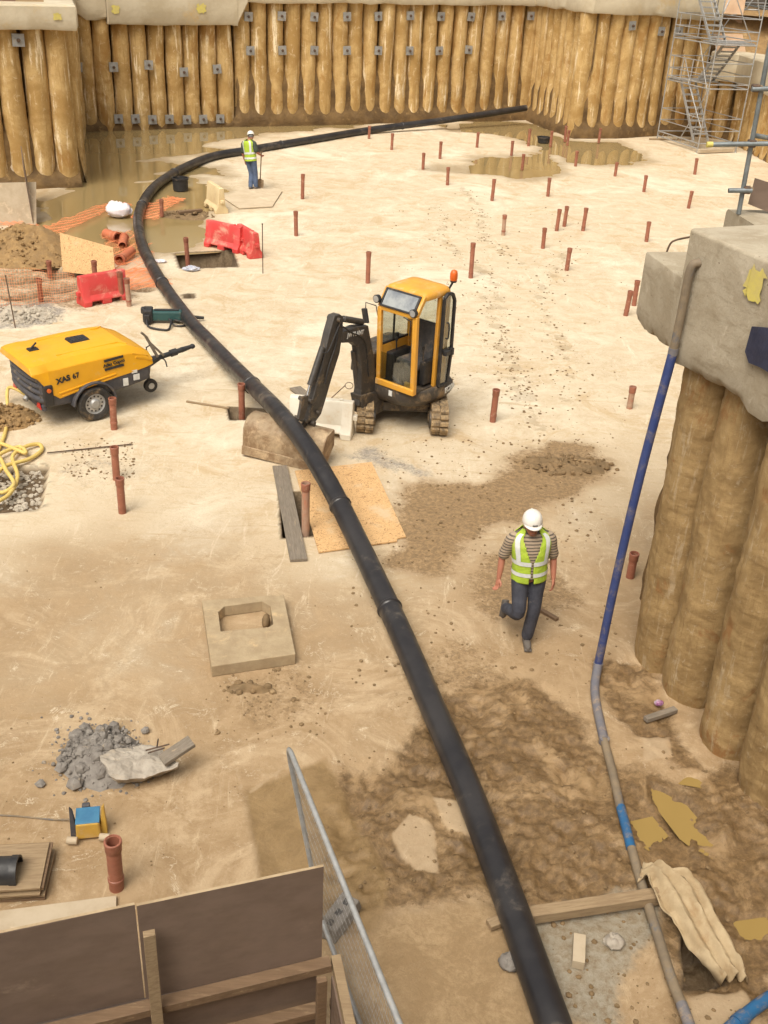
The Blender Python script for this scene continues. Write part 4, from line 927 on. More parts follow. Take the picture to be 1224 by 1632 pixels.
# rear grille with bulging louvres
mb = MB(); mb.box((-1.0,0,.80), (.05,1.16,.58)); gr = mb.build('rear_grille', M['black'], cp)
for k in range(4):
    z = .50+k*.135; mb = MB(); mb.tube(spline([(-.97,-.64,z),(-1.06,-.45,z-.01),(-1.10,0,z-.015),(-1.06,.45,z-.01),(-.97,.64,z)],5), .062, 10); mb.build('louvre', M['comp_grey'], cp, smooth=50)
mb = MB(); mb.box((-1.0,0,.36), (.10,1.24,.12)); mb.build('rear_bumper', M['comp_grey'], cp, bevel=.03)
mb = MB(); mb.box((-1.08,.2,.93), (.03,.16,.06)); mb.build('yellow_tag', M['yellowbox'], cp)
for s in (-1, 1):
    mb = MB(); mb.box((-.93,s*.66,.62), (.20,.10,.42)); mb.build('corner_post', M['black'], cp, bevel=.03)
    mb = MB(); mb.lathe([(.045,0),(.045,.02)], 14, Matrix.Translation((-.93,s*.712,.72)) @ Matrix.Rotation(R(-90*s),4,'X')); mb.build('side_lamp', M['amber'], cp, smooth=40)
    mb = MB(); c0 = Vector((-1.063,s*.5,.34)); mb._add([c0+Vector((0,-.09,0)), c0+Vector((0,.09,0)), c0+Vector((0,0,.16))], [(0,1,2)]); o = mb.build('reflector', M['redlens'], cp)
    sd = o.modifiers.new('t','SOLIDIFY'); sd.thickness = .012
    # wheels, arches
    mb = MB(); n = 14; arch = [(.385*math.cos(R(a)), .30+.385*math.sin(R(a))) for a in range(5,176,17)]; arch2 = [(.35*math.cos(R(a)), .30+.35*math.sin(R(a))) for a in range(175,4,-17)]
    mb.prism(arch+arch2, lambda a,b,t: Vector((a, t, b)), s*.52, s*.765); mb.build('mudguard', M['comp_grey'], cp, smooth=40, bevel=.012)
    T = Matrix.Translation((0, s*.66, .295)) @ Matrix.Rotation(R(-90*s),4,'X')
    mb = MB(); mb.lathe([(.17,-.09),(.26,-.095),(.288,-.07),(.295,-.03),(.295,.03),(.288,.07),(.26,.092),(.19,.085),(.17,.06)], 32, T, closed=True); wh = mb.build('wheel', M['rubber'], cp, smooth=40)
    mb = MB(); mb.lathe([(.175,.07),(.165,.075),(.155,.045),(.09,.05),(.075,.07),(.06,.085),(.001,.088)], 28, T, cap0=False); mb.build('rim', M['silver'], wh, smooth=40)
    mb = MB()
    for k in range(12):
        a = 2*math.pi*k/12; mb.lathe([(.016,0),(.016,.006)], 8, T @ Matrix.Translation((.128*math.cos(a), .128*math.sin(a), .045)))
    mb.build('rim_slots', M['black'], wh)
mb = MB(); mb.box((0,0,.295), (.08,1.2,.08)); mb.build('axle', M['machine'], cp)
# labels on the near side (right hand side, local -y)
for s in (-1, 1):
    X1 = (1,0,0) if s < 0 else (-1,0,0); dirx = Vector((1,0,.14)) if s < 0 else Vector((-1,0,-.14))
    text_mesh('lettering', 'XAS', .125, M['txtblack'], cp, frame((-.60,s*.693,.885), dirx, (0,0,1)), .003, .006)
    text_mesh('lettering', '67', .12, M['txtblack'], cp, frame((-.335,s*.693,.915), dirx, (0,0,1)), .003, .003)
    
    mb = MB(); c = Vector((.40,s*.691,1.02)); d_ = Vector((1,0,.10)).normalized(); 
    mb.bar(c-d_*.17+Vector((0,0,.10)), c+d_*.17+Vector((0,0,.10)), .008, .055); mb.bar(c-d_*.17-Vector((0,0,.095)), c+d_*.17-Vector((0,0,.095)), .008, .055); mb.build('emblem_bars', M['txtblack'], cp)
    text_mesh('lettering', 'Atlas Copco', .075, M['txtblack'], cp, frame((.40,s*.692,1.02), dirx if s>0 else Vector((1,0,.10)), (0,0,1)), .003, .003)
    for c_, z_ in (((.58,s*.686,.55), (.09,.01,.14)), ((.78,s*.683,.60), (.11,.01,.12)), ((.75,s*.683,.73), (.10,.01,.07))): MB().box(c_, z_).build('warning_label', M['txtwhite'], cp)
# drawbar, jockey wheel, handbrake
mb = MB(); mb.bar((.95,.30,.48),(1.55,.0,.56),.07,.08); mb.bar((.95,-.30,.48),(1.55,0,.56),.07,.08); mb.tube([(1.45,0,.55),(2.05,0,.62)], .045, 12); db = mb.build('drawbar', M['black'], cp, smooth=40, bevel=.006)
mb = MB(); mb.tube([(1.78,0,.59),(1.9,0,.605)], .065, 12); mb.tube([(2.0,0,.615),(2.2,0,.64)], [.05,.035], 12); mb.ell((2.22,0,.64), (.055,.05,.045)); mb.build('towing_eye', M['black'], db, smooth=40)
mb = MB(); mb.bar((1.50,-.06,.60),(1.30,-.06,1.02),.03,.05); mb.bar((1.62,-.06,.60),(1.36,-.06,.90),.025,.04); mb.tube([(1.30,-.06,1.02),(1.22,-.06,1.10)], .022, 8); mb.build('handbrake', M['greytimber'], db, bevel=.005)
mb = MB(); mb.tube(spline([(1.15,0,.75),(1.25,-.1,.72),(1.35,-.05,.6),(1.6,-.08,.55),(1.65,-.1,.40)],5), .012, 7); mb.build('brake_cable', M['black'], db, smooth=50)
mb = MB(); mb.tube([(1.16,-.34,.30),(1.16,-.34,.86)], .028, 10); mb.tube([(1.16,-.34,.86),(1.16,-.34,.93),(1.22,-.34,.95)], .012, 8); jw = mb.build('jockey_post', M['black'], cp, smooth=40)
T = Matrix.Translation((1.16,-.40,.26)) @ Matrix.Rotation(R(90),4,'X'); mb = MB(); mb.lathe([(.04,-.04),(.115,-.04),(.12,0),(.115,.04),(.04,.04)], 18, T); mb.build('jockey_wheel', M['rubber'], jw, smooth=40)
mb = MB(); mb.lathe([(.055,.0),(.055,.045),(.01,.05)], 14, T); mb.build('hub', M['silver'], jw, smooth=40)

for o in list(cp.children)+list(gr.children):
    k = o.name.split('.')[0]
    if k in ('wheel','mudguard','axle','drawbar','jockey_post'): continue
    if k == 'lettering': o.location = (XC(o.location.x), o.location.y, zc(o.location.z)); continue
    for v in o.data.vertices: v.co = (XC(v.co.x), v.co.y, zc(v.co.z))
# ------------------------------------------------------------------ workers
def limb(mb, pts, rad, n=12, flat=1.0):
    """rounded tapering limb through pts (no caps problem: remeshed afterwards)"""
    P = spline(pts, 4); k = len(P); m = len(pts)-1
    rr = []
    for i in range(k):
        t = i/(k-1)*m; a = min(int(t), m-1); f = t-a; rr.append(rad[a]*(1-f)+rad[a+1]*f)
    mb.tube(P, rr, n, True, flat)
    for e, r_ in ((P[0], rr[0]), (P[-1], rr[-1])): mb.ell(e, (r_,r_,r_), 10, 6)
def remesh(o, v, smooth=6):
    m = o.modifiers.new('remesh', 'REMESH'); m.mode = 'VOXEL'; m.voxel_size = v; m.use_smooth_shade = True
    s = o.modifiers.new('smooth', 'SMOOTH'); s.iterations = smooth; s.factor = .5
def hand(mb, w, d, side, curl=.5):
    """w wrist, d direction of the hand, side: unit vector towards the thumb"""
    d = Vector(d).normalized(); side = Vector(side); side = (side-d*side.dot(d)).normalized(); pn = d.cross(side)
    w = Vector(w); mb.ell(w+d*.05, (.040,.022,.052), 10, 8, Matrix((side, pn, d)).transposed())
    for i, (o_, L) in enumerate(((.027,.070),(.009,.080),(-.010,.074),(-.028,.058))):
        b = w+d*.085+side*o_; pts = [b, b+d*L*.45+pn*L*.15*curl, b+d*L*(.8-.15*curl)+pn*L*.5*curl, b+d*L*(1-.35*curl)+pn*L*.8*curl]
        limb(mb, pts, [.0105,.0098,.009,.0075], 8)
    b = w+d*.03+side*.032; limb(mb, [b, b+d*.03+side*.026, b+d*.062+side*.030+pn*.012], [.013,.0115,.009], 8)
def shell(zs, phis, prof, off, drop=None):
    """sheet wrapped round the torso; prof(z) -> (half width, half depth, centre y); phi 0 = front"""
    mb = MB(); nz, nf = len(zs), len(phis); vs = []
    for z in zs:
        a, b, cy, cx = prof(z)
        for f in phis: vs.append(Vector((cx+(a+off)*math.sin(f), cy-(b+off)*math.cos(f), z)))
    fs = []
    for i in range(nz-1):
        for j in range(nf-1):
            if drop and drop((zs[i]+zs[i+1])/2, (phis[j]+phis[j+1])/2): continue
            fs.append((i*nf+j, i*nf+j+1, (i+1)*nf+j+1, (i+1)*nf+j))
    mb._add(vs, fs)
    used = sorted({k for f in mb.f for k in f}); mp = {k: i for i, k in enumerate(used)}
    mb.v = [mb.v[k] for k in used]; mb.f = [tuple(mp[k] for k in f) for f in mb.f]; return mb
def lerp_table(tab):
    zs = [t[0] for t in tab]
    def f(z):
        return tuple(float(np.interp(z, zs, [t[i] for t in tab])) for i in range(1, len(tab[0])))
    return f

def person(label, loc, rz, J, back=False, shirt='darkshirt', trous='jeans', lean=(0,0)):
    root = thing('person', label, 'person', loc, rz)
    V = Vector; N = J['neck']
    # body
    b = MB(); hc = V(J['head'])
    hr = Euler((J.get('nod', 0), 0, J.get('turn', 0))).to_matrix()
    b.ell(hc, (.077,.098,.118), 16, 12, hr); b.ell(hc+hr@V((0,-.035,-.06)), (.055,.06,.062), 12, 8, hr)
    b.ell(hc+hr@V((0,-.100,-.018)), (.014,.022,.026), 8, 6, hr); 
    for s in (-1, 1):
        b.ell(hc+hr@V((s*.080,.008,-.012)), (.014,.026,.034), 8, 6, hr)
        b.ell(hc+hr@V((s*.032,-.083,.010)), (.016,.012,.010), 8, 6, hr)
    limb(b, [V(N)+V((0,.02,-.06)), V(N), hc+hr@V((0,.01,-.07))], [.062,.056,.058])
    limb(b, [V((0,0,.95)), V((J['sx'],J['sy'],1.18)), V((J['sx'],J['sy'],1.40))], [.11,.115,.11], 12)
    for a in ('L', 'R'):
        sh, el, wr = V(J['sh'+a]), V(J['el'+a]), V(J['wr'+a])
        limb(b, [V(N)+V((0,.02,-.10)), sh, sh*.45+el*.55, el, el*.5+wr*.5, wr], [.06,.056,.046,.040,.039,.028])
        hd = V(J.get('hd'+a, tuple((wr-el).normalized()))); hand(b, wr, hd, J['th'+a], J.get('curl'+a, .6))
        hp, kn, an = V(J['hip'+a]), V(J['kn'+a]), V(J['an'+a]); limb(b, [V((0,0,.97)), hp, kn, an], [.08,.075,.05,.038])
    o = b.build('body', M['skin'], root); remesh(o, .0065, 4)
    # face details
    f = MB()
    for s in (-1, 1): f.ell(hc+hr@V((s*.032,-.0905,.012)), (.009,.005,.005), 8, 6, hr)
    f.ell(hc+hr@V((0,-.087,-.070)), (.022,.007,.004), 8, 6, hr); f.build('eyes_and_mouth', M['hair'], root)
    f = MB(); f.ell(hc+hr@V((0,.018,.004)), (.082,.092,.085), 14, 10, hr); f.build('hair', M['hair'], root, smooth=80)
    # trousers
    t = MB()
    for a in ('L', 'R'):
        hp, kn, an = V(J['hip'+a]), V(J['kn'+a]), V(J['an'+a])
        limb(t, [V((0,0,.99)), hp, hp*.5+kn*.5, kn, kn*.45+an*.55, an+(kn-an).normalized()*.03], [.115,.108,.092,.076,.074,.070], 14)
    t.ell((0,.01,.97), (.165,.125,.11), 16, 10); o = t.build('trousers', M[trous], root); remesh(o, .009, 4)
    # boots
    for a in ('L', 'R'):
        an = V(J['an'+a]); fd = V(J['ft'+a]).normalized(); up = V(J.get('fu'+a, (0,0,1))).normalized(); sd = fd.cross(up).normalized(); up = sd.cross(fd); rt = Matrix((sd, fd, up)).transposed()
        q = MB(); q.ell(an+fd*.07-up*.042, (.047,.125,.042), 14, 8, rt); q.ell(an-fd*.02-up*.01, (.045,.055,.065), 12, 8, rt); q.box(an+fd*.06-up*.072, (.085,.25,.024), rt)
        limb(q, [an-up*.02, an+(V(J['kn'+a])-an).normalized()*.09], [.048,.052]); o = q.build('boot', M['boot'], root); remesh(o, .006, 3)
    # shirt
    tors = lerp_table(J['torso'])
    s_ = MB(); zs = np.linspace(.93, 1.50, 18); s_.loft([[V((tors(z)[3]+tors(z)[0]*math.sin(2*math.pi*k/24), tors(z)[2]-tors(z)[1]*math.cos(2*math.pi*k/24), z)) for k in range(24)] for z in zs])
    for a in ('L', 'R'):
        sh, el = V(J['sh'+a]), V(J['el'+a]); mid = sh*.12+el*.88; limb(s_, [V(N)+V((0,.02,-.08)), sh, sh*.5+el*.5, mid], [.085,.076,.072,.070], 14)
    o = s_.build('shirt', M[shirt], root); remesh(o, .009, 3)
    # hi-vis vest
    zs = list(np.linspace(.89, 1.545, 46)); ph = list(np.linspace(0, 2*math.pi, 97))
    def drop(z, f):
        g = abs((f+math.pi) % (2*math.pi) - math.pi)      # angle from the front
        gap = .05 + (.10 if z < .97 else 0) + (max(0, z-1.15)*1.45 if not back else max(0, z-1.3)*1.2)
        if g < gap: return True
        if z > 1.50 and g > 2.55: return True
        arm = 1.62 - max(0, (z-1.26))*.0
        if z > 1.25 and abs(g-1.60) < .16+min(.20, (z-1.25)*1.1): return True
        return z > 1.53 and (g > 2.0 or g < .75)
    v = shell(zs, ph, tors, .022, drop); vo = v.build('vest', M['hivis'], root, smooth=80)
    so = vo.modifiers.new('t', 'SOLIDIFY'); so.thickness = .008; sb = vo.modifiers.new('s', 'SMOOTH'); sb.iterations = 3
    for z0, z1 in J['bands']:
        m_ = shell(list(np.linspace(z0, z1, 4)), ph, tors, .029, drop); m_.build('reflective_band', M['reflect'], vo, smooth=80)
    for c in ((.80, math.tau-.80) if not back else (.80, math.tau-.80, math.pi-.62, math.pi+.62)):
        hw = .15; m_ = shell(list(np.linspace(J['bands'][-1][1], 1.50, 16)), list(np.linspace(c-hw, c+hw, 5)), tors, .029, drop); m_.build('reflective_strap', M['reflect'], vo, smooth=80)
    # helmet
    T = Matrix.Translation(hc+hr@V((0,.008,.045))) @ hr.to_4x4() @ Matrix.Diagonal((.92,1.06,.95,1.0))
    h = MB(); h.lathe([(.117,-.012),(.121,0),(.119,.03),(.108,.075),(.083,.110),(.045,.130),(.001,.136)], 24, T, cap0=False); ho = h.build('helmet', M['helmet'], root, smooth=60); s2 = ho.modifiers.new('t', 'SOLIDIFY'); s2.thickness = .005
    h = MB(); pr = []
    for k in range(13):
        a = R(-75+150*k/12); pr.append((math.sin(a), -math.cos(a)))
    ring0 = [T @ V((x*.115, y*.115, .002)) for x, y in pr]; ring1 = [T @ V((x*.122, y*.160, -.016)) for x, y in pr]; h.loft([ring0, ring1], caps=False, closed=False); po = h.build('peak', M['helmet'], ho, smooth=60); s2 = po.modifiers.new('t', 'SOLIDIFY'); s2.thickness = .006
    h = MB(); h.tube([T @ V((0, -.105*math.cos(a)*1.0, .045+.098*math.sin(a))) for a in np.linspace(.25, 2.9, 12)], .008, 6); h.build('ridge', M['helmet'], ho, smooth=60)
    if not back:
        h = MB(); h.bar(T @ V((-.03,-.1225,.022)), T @ V((.03,-.1225,.022)), .004, .012); h.build('badge', M['txtblack'], ho)
    return root

def striped():
    t = NT('striped_shirt'); c = t.coord('Object', jitter=False)
    wv = t.n('ShaderNodeTexWave'); wv.bands_direction = 'Z'; wv.inputs['Scale'].default_value = 8.5; wv.inputs['Distortion'].default_value = .8; t.l(c, wv.inputs['Vector'])
    cl = t.mix(t.ramp(wv.outputs['Fac'], .62, .70), (.40,.31,.22), (.11,.09,.07)); cl = t.mix(t.ramp(t.noise(c, 30), .5, .7, 0, .6), cl, (.24,.19,.13))
    return t.set(cl, .85, 0, t.bump(t.noise(c, 20), .3, .012))
M['striped'] = striped()
TOR = [(.88,.185,.140,.010,0),(1.0,.178,.135,.0,0),(1.12,.178,.135,-.004,.0),(1.25,.196,.140,-.006,0),(1.36,.214,.134,.0,0),(1.43,.212,.118,.010,0),(1.47,.19,.10,.014,0),(1.51,.125,.085,.02,0),(1.55,.085,.07,.03,0)]
p0 = at(838, 1027)
JN = dict(neck=(0,-.01,1.50), head=(-.015,-.07,1.615), nod=R(7), turn=R(4), sx=0, sy=0,
  shL=(.195,.01,1.41), elL=(.275,.055,1.14), wrL=(.275,-.03,.895), thL=(-.3,-1,0), shR=(-.195,.01,1.41), elR=(-.30,.07,1.15), wrR=(-.345,.0,.905), thR=(.5,-1,0),
  hipL=(.092,0,.92), knL=(.070,-.06,.50), anL=(.015,-.02,.095), ftL=(-.05,-1,-.02), hipR=(-.092,0,.92), knR=(-.125,-.13,.50), anR=(-.205,.24,.34), ftR=(-.10,.12,-1), fuR=(0,-1,-.1),
  torso=TOR, bands=((.985,1.035),(1.13,1.185)), curlL=.7, curlR=.9)
wn = person('person in white helmet and yellow vest over striped shirt walking towards us', (p0.x-.01, p0.y+.03, .0), R(6), JN, shirt='striped')
wn.rotation_euler = (R(-2), R(-3), R(4))
p1 = at(405, 303)
JF = dict(neck=(0,-.02,1.50), head=(-.03,-.09,1.60), nod=R(24), turn=R(35), sx=0, sy=0,
  shL=(.195,.01,1.41), elL=(.25,.06,1.14), wrL=(.25,-.02,.89), thL=(-.3,-1,0), shR=(-.195,0,1.41), elR=(-.30,.06,1.17), wrR=(-.27,-.14,1.06), thR=(.2,0,1), curlR=1.25,
  hipL=(.09,0,.92), knL=(.075,-.03,.50), anL=(.05,.10,.095), ftL=(.1,-1,0), hipR=(-.09,0,.92), knR=(-.085,-.05,.50), anR=(-.06,-.03,.095), ftR=(-.1,-1,0),
  torso=TOR, bands=((.955,1.01),(1.10,1.16)))
wf = person('person in white helmet and yellow vest seen from behind leaning on a shovel', (p1.x, p1.y, 0), R(180-28), JF, back=True, trous='denim')
wf.rotation_euler = (R(0), R(7), R(180-30))
mw = Matrix.Translation(wf.location) @ wf.rotation_euler.to_matrix().to_4x4()
hp = mw @ Vector((-.28,-.20,1.05)); tip = at(414, 301); dsh = (hp-tip).normalized()
sh = thing('shovel', 'long handled shovel held upright by the worker at the far pipe', 'shovel', tip)
mb = MB(); mb.tube([dsh*.28, (hp-tip)+dsh*.06], .017, 8); mb.build('shaft', M['wettimber'], sh, smooth=40)
xh = Vector((1,0,0)); mb = MB(); e = (hp-tip)+dsh*.08; mb.tube([e-xh*.06, e+xh*.06], .016, 8); mb.build('handle', M['wettimber'], sh, smooth=40)
mb = MB(); bx_ = xh*.115; yb = dsh.cross(xh).normalized(); mb.loft([[dsh*.0-bx_*.75-yb*.0, dsh*0-yb*.0, dsh*0+bx_*.75], [dsh*.06-bx_, dsh*.06+yb*.02, dsh*.06+bx_], [dsh*.28-bx_, dsh*.28+yb*.03, dsh*.28+bx_], [dsh*.32-xh*.02, dsh*.33+yb*.03, dsh*.32+xh*.02]], caps=False, closed=False); o = mb.build('blade', M['rust_steel'], sh); s2 = o.modifiers.new('t','SOLIDIFY'); s2.thickness = .006
# ------------------------------------------------------------------ upright drain pipes
mb = MB(); mb.lathe([(.055,0),(.055,1.0),(.048,1.0),(.048,.1)], 18, cap0=True, cap1=True); tube_me = mb.mesh('tube')
mb = MB(); mb.lathe([(.0555,-.115),(.062,-.105),(.0625,-.03),(.066,-.028),(.066,.0),(.062,.004),(.054,.004),(.0555,-.115)], 18, cap0=False, cap1=False); collar_me = mb.mesh('collar')
mb = MB(); mb.lathe([(.056,-.02),(.061,-.016),(.061,.016),(.056,.02)], 18, cap0=False, cap1=False); band_me = mb.mesh('band')
for me in (tube_me, collar_me, band_me):
    me.materials.append(M['terracotta']); me.polygons.foreach_set('use_smooth', [True]*len(me.polygons)); me.set_sharp_from_angle(angle=R(40))
PIPES = [
 (588,221,201,'terracotta drain pipe stub standing in front of the far black pipe'),
 (624,239,213,'terracotta drain pipe stub second nearest the far black pipe'),
 (674,270,244,'terracotta drain pipe stub at the left tip of the right puddle'),
 (701,253,226,'terracotta drain pipe stub behind the left tip of the right puddle'),
 (713,295,267,'terracotta drain pipe stub in front of the right puddle, near its left tip'),
 (760,235,211,'terracotta drain pipe stub on pale floor between the puddle and the back wall'),
 (784,320,286,'terracotta drain pipe stub at the top end of the tyre marks'),
 (815,248,225,'terracotta drain pipe stub at the rear edge of the small puddle arm'),
 (802,375,343,'terracotta drain pipe stub between the two muddy track marks'),
 (750,443,388,'tall terracotta drain pipe behind the excavator beacon'),
 (586,451,402,'terracotta drain pipe rising just behind the excavator cab roof'),
 (472,376,337,'terracotta drain pipe on bare floor between red barriers and excavator'),
 (482,317,278,'terracotta drain pipe on bare floor right of the far worker'),
 (842,233,206,'terracotta drain pipe in the puddle just left of the black tub'),
 (877,234,209,'terracotta drain pipe in the puddle just right of the black tub'),
 (900,226,201,'rear one of two close drain pipes standing in the right puddle'),
 (904,232,208,'front one of two close drain pipes standing in the right puddle'),
 (954,228,205,'terracotta drain pipe at the foot of the far right pile wall'),
 (832,271,246,'terracotta drain pipe standing in the middle of the small puddle arm'),
 (917,265,241,'terracotta drain pipe at the front edge of the right puddle'),
 (980,281,259,'terracotta drain pipe beside the right tip of the right puddle'),
 (1026,306,280,'terracotta drain pipe on pale floor between right puddle and scaffold pole'),
 (1107,278,253,'terracotta drain pipe in front of the scaffold stair'),
 (1097,332,305,'terracotta drain pipe left of the near scaffold pole'),
 (873,313,284,'terracotta drain pipe right of the tyre marks in front of the puddle'),
 (887,368,334,'left one of three clustered drain pipes on the pale floor'),
 (899,361,329,'middle rear one of three clustered drain pipes on the pale floor'),
 (929,368,332,'right one of three clustered drain pipes on the pale floor'),
 (1030,385,354,'terracotta drain pipe behind the near concrete beam step'),
 (865,396,364,'terracotta drain pipe just in front of the three clustered pipes'),
 (903,431,396,'terracotta drain pipe nearest to us below the three clustered pipes'),
 (997,503,464,'front one of two leaning drain pipes left of the near concrete beam'),
 (1010,487,448,'rear one of two leaning drain pipes left of the near concrete beam'),
 (1003,651,617,'short pale based drain pipe left of the hanging blue hose'),
 (785,672,621,'terracotta drain pipe right of the excavator'),
 (1004,920,882,'terracotta drain pipe stub half hidden behind the blue hose'),
 (386,682,611,'terracotta drain pipe rising out of the dark slot behind the bucket'),
 (182,684,635,'terracotta drain pipe in front of the compressor wheel'),
 (186,765,713,'rear one of two drain pipes in line below the compressor'),
 (195,817,762,'front one of two drain pipes in line below the compressor'),
 (186,1415,1339,'large nearest terracotta drain pipe beside the stack of boards'),
 (487,880,772,'muddy drain pipe rising out of the opening between plank and board'),
 (300,430,379,'terracotta drain pipe rising out of the square pit by the red barriers'),
 (258,345,318,'terracotta drain pipe in the left puddle under the orange net'),
 (80,443,416,'rear drain pipe stub behind the orange net at the left'),
 (66,482,444,'front drain pipe stub behind the orange net at the left'),
 (153,462,416,'grey topped drain pipe stub in front of the leaning strand board'),
 (194,478,434,'terracotta drain pipe touching the right end of the near red barrier'),
 (206,488,444,'pale dusty drain pipe beside the near red barrier'),
]
M['dustypipe'] = mat('dusty_pipe', (.44,.30,.21), (.36,.21,.14), 5, .7, bump=.1, dirt=.25, dcol=(.36,.14,.08), dscale=5)
dusty = tube_me.copy(); dusty.materials.clear(); dusty.materials.append(M['dustypipe'])
for i, (px, py, ty, lab) in enumerate(PIPES):
    p = at(px, py); z0 = 0.0
    if 'slot' in lab or 'opening between' in lab or 'square pit' in lab: z0 = -.30; p = at(px, py, z0)
    h = height_at(p, ty); big = 1.14 if 'nearest terracotta' in lab else 1.0
    rng = random.Random(i); o = thing('drain_pipe', lab, 'pipe', p, rng.uniform(0, 6.28), 'upright drain pipes across the pit floor')
    ln = .03 if 'leaning' not in lab else .06; o.rotation_euler = (rng.uniform(-ln, ln), rng.uniform(-ln, ln), rng.uniform(0, 6.28)); o.scale = (big, big, 1)
    t = link('tube', dusty if ('pale' in lab and 'drain pipe' in lab and ('based' in lab or 'dusty' in lab)) or 'muddy' in lab else tube_me, None, o); t.scale = (1, 1, h)
    c = link('collar', collar_me, None, o, loc=(0, 0, h+.004))
    if 'grey topped' in lab or 'pale dusty' in lab: c.hide_render = False
    if i in (34, 37, 40, 9, 48) or rng.random() < .25: link('band', band_me, None, o, loc=(0, 0, .12))

# ------------------------------------------------------------------ long black pipe
pr = .138
pp = [at(925,1760,pr), at(882,1632,pr), at(762,1300,pr), at(682,1110,pr), at(621,970,.19), at(547,815,.42), at(512,750,.62), at(480,700,.735), at(440,652,.66), at(392,604,.40), at(340,551,.22), at(300,508,pr), at(250,438,pr), at(224,380,pr), at(224,332,pr), at(258,288,pr), at(330,252,pr), at(398,239,pr), at(500,222,pr), at(592,207,pr+.02), aty(720,190,47.9), aty(838,172,50.2)]
path = spline(pp, 10)
bpz = thing('long_pipe', 'long black plastic pipe curving across the whole site floor', 'pipe', (pp[1].x, pp[1].y, 0)); o0 = Vector(bpz.location)
mb = MB(); mb.tube([p-o0 for p in path], pr, 28); mb.build('pipe_body', M['hdpe'], bpz, smooth=50)
d = (path[-1]-path[-2]).normalized(); mb = MB(); mb.tube([path[-1]-o0-d*.01, path[-1]-o0+d*.012], pr*.86, 20); mb.build('pipe_mouth', M['black'], bpz)
def ring_on(px, py, r0=pr+.012, w_=.028):
    q = min(path, key=lambda p: (lambda v: (612+CAM_F*v.dot(_R)/v.dot(_F)-px)**2+(816-CAM_F*v.dot(_U)/v.dot(_F)-py)**2)(p-CAMP)); k = min(range(len(path)), key=lambda i: (path[i]-q).length); d = (path[min(k+1, len(path)-1)]-path[k-1]).normalized()
    mb = MB(); c = path[k]-o0
    mb.tube([c-d*w_*1.3, c-d*w_*.5, c-d*w_*.35, c+d*w_*.35, c+d*w_*.5, c+d*w_*1.3], [pr-.001, r0-.004, r0+.006, r0+.006, r0-.004, pr-.001], 28, False); mb.build('weld_bead', M['hdpe'], bpz, smooth=60)
for px, py in ((620,975),(402,612),(533,806),(258,455),(236,330),(283,277),(452,231),(640,200)): ring_on(px, py)

# ------------------------------------------------------------------ hoses on the right
hz = thing('blue_hose', 'blue hose hanging from the beam and running across the mud', 'hose', at(950,1070)); ho = Vector(hz.location)
fa, fb = face_pt(1101, 428, .06), face_pt(1073, 560, .06); fb.z = max(fb.z, 3.5)
mid1 = at(953, 1060, .10)
segA = spline([fa+Vector((.08,.0,.06)), fa, (fa+fb)/2, fb], 5)
mb = MB(); mb.tube([p-ho for p in segA], .043, 12); mb.build('hose_on_beam', M['mudpipe'], hz, smooth=50)
up = spline([fb, fb*.66+mid1*.34+Vector((-.03,0,.03)), fb*.33+mid1*.67+Vector((-.03,0,.02)), mid1], 8)
mb = MB(); mb.tube([p-ho for p in up], .047, 14); mb.build('hanging_hose', M['bluepipe'], hz, smooth=50)
s1 = spline([mid1, at(948,1095,.05), at(952,1130,.04), at(963,1180,.04)], 6); mb = MB(); mb.tube([p-ho for p in s1], .05, 14); mb.build('grey_hose_length', M['greypipe'], hz, smooth=50)
s2 = spline([at(963,1180,.04), at(976,1230,.03), at(989,1288,.03)], 6); mb = MB(); mb.tube([p-ho for p in s2], .044, 14); mb.build('muddy_hose_length', M['mudpipe'], hz, smooth=50)
s3 = spline([at(989,1286,.03), at(998,1320,.03), at(1006,1352,.03)], 5); mb = MB(); mb.tube([p-ho for p in s3], .046, 14); mb.build('bright_hose_length', M['bluepipe2'], hz, smooth=50)
s4 = spline([at(1006,1350,.03), at(1020,1400,.03), at(1045,1480,.05), at(1070,1560,.07), at(1090,1610,.07)], 6); mb = MB(); mb.tube([p-ho for p in s4], .043, 14); mb.build('muddy_hose_length', M['mudpipe'], hz, smooth=50)
s5 = spline([at(1086,1600,.075), at(1098,1632,.075), at(1118,1690,.07)], 5); mb = MB(); mb.tube([p-ho for p in s5], .046, 14); mb.build('grey_hose_length', M['greypipe'], hz, smooth=50)
for q_, r_ in ((up[-1], .056), (s2[0], .054), (fb, .05)):
    mb = MB(); mb.tube([q_-ho+Vector((0,.0,.035)), q_-ho-Vector((0,.0,.035))], r_, 14); mb.build('joint_sleeve', M['greypipe'], hz, smooth=50)
b2 = spline([at(1140,1660,.06), at(1180,1625,.08), at(1224,1592,.08), at(1300,1550,.08)], 6)
bh = thing('blue_pipe', 'bright blue pipe crossing the bottom right corner', 'pipe', at(1180,1625)); mb = MB(); mb.tube([p-Vector(bh.location) for p in b2], .052, 14); mb.build('pipe_body', M['bluepipe2'], bh, smooth=50)
c_ = b2[6]; dd_ = (b2[7]-b2[6]).normalized(); mb = MB(); mb.tube([c_-Vector(bh.location)-dd_*.05, c_-Vector(bh.location)+dd_*.05], .06, 14); mb.build('pipe_joint', M['bluepipe2'], bh, smooth=50)

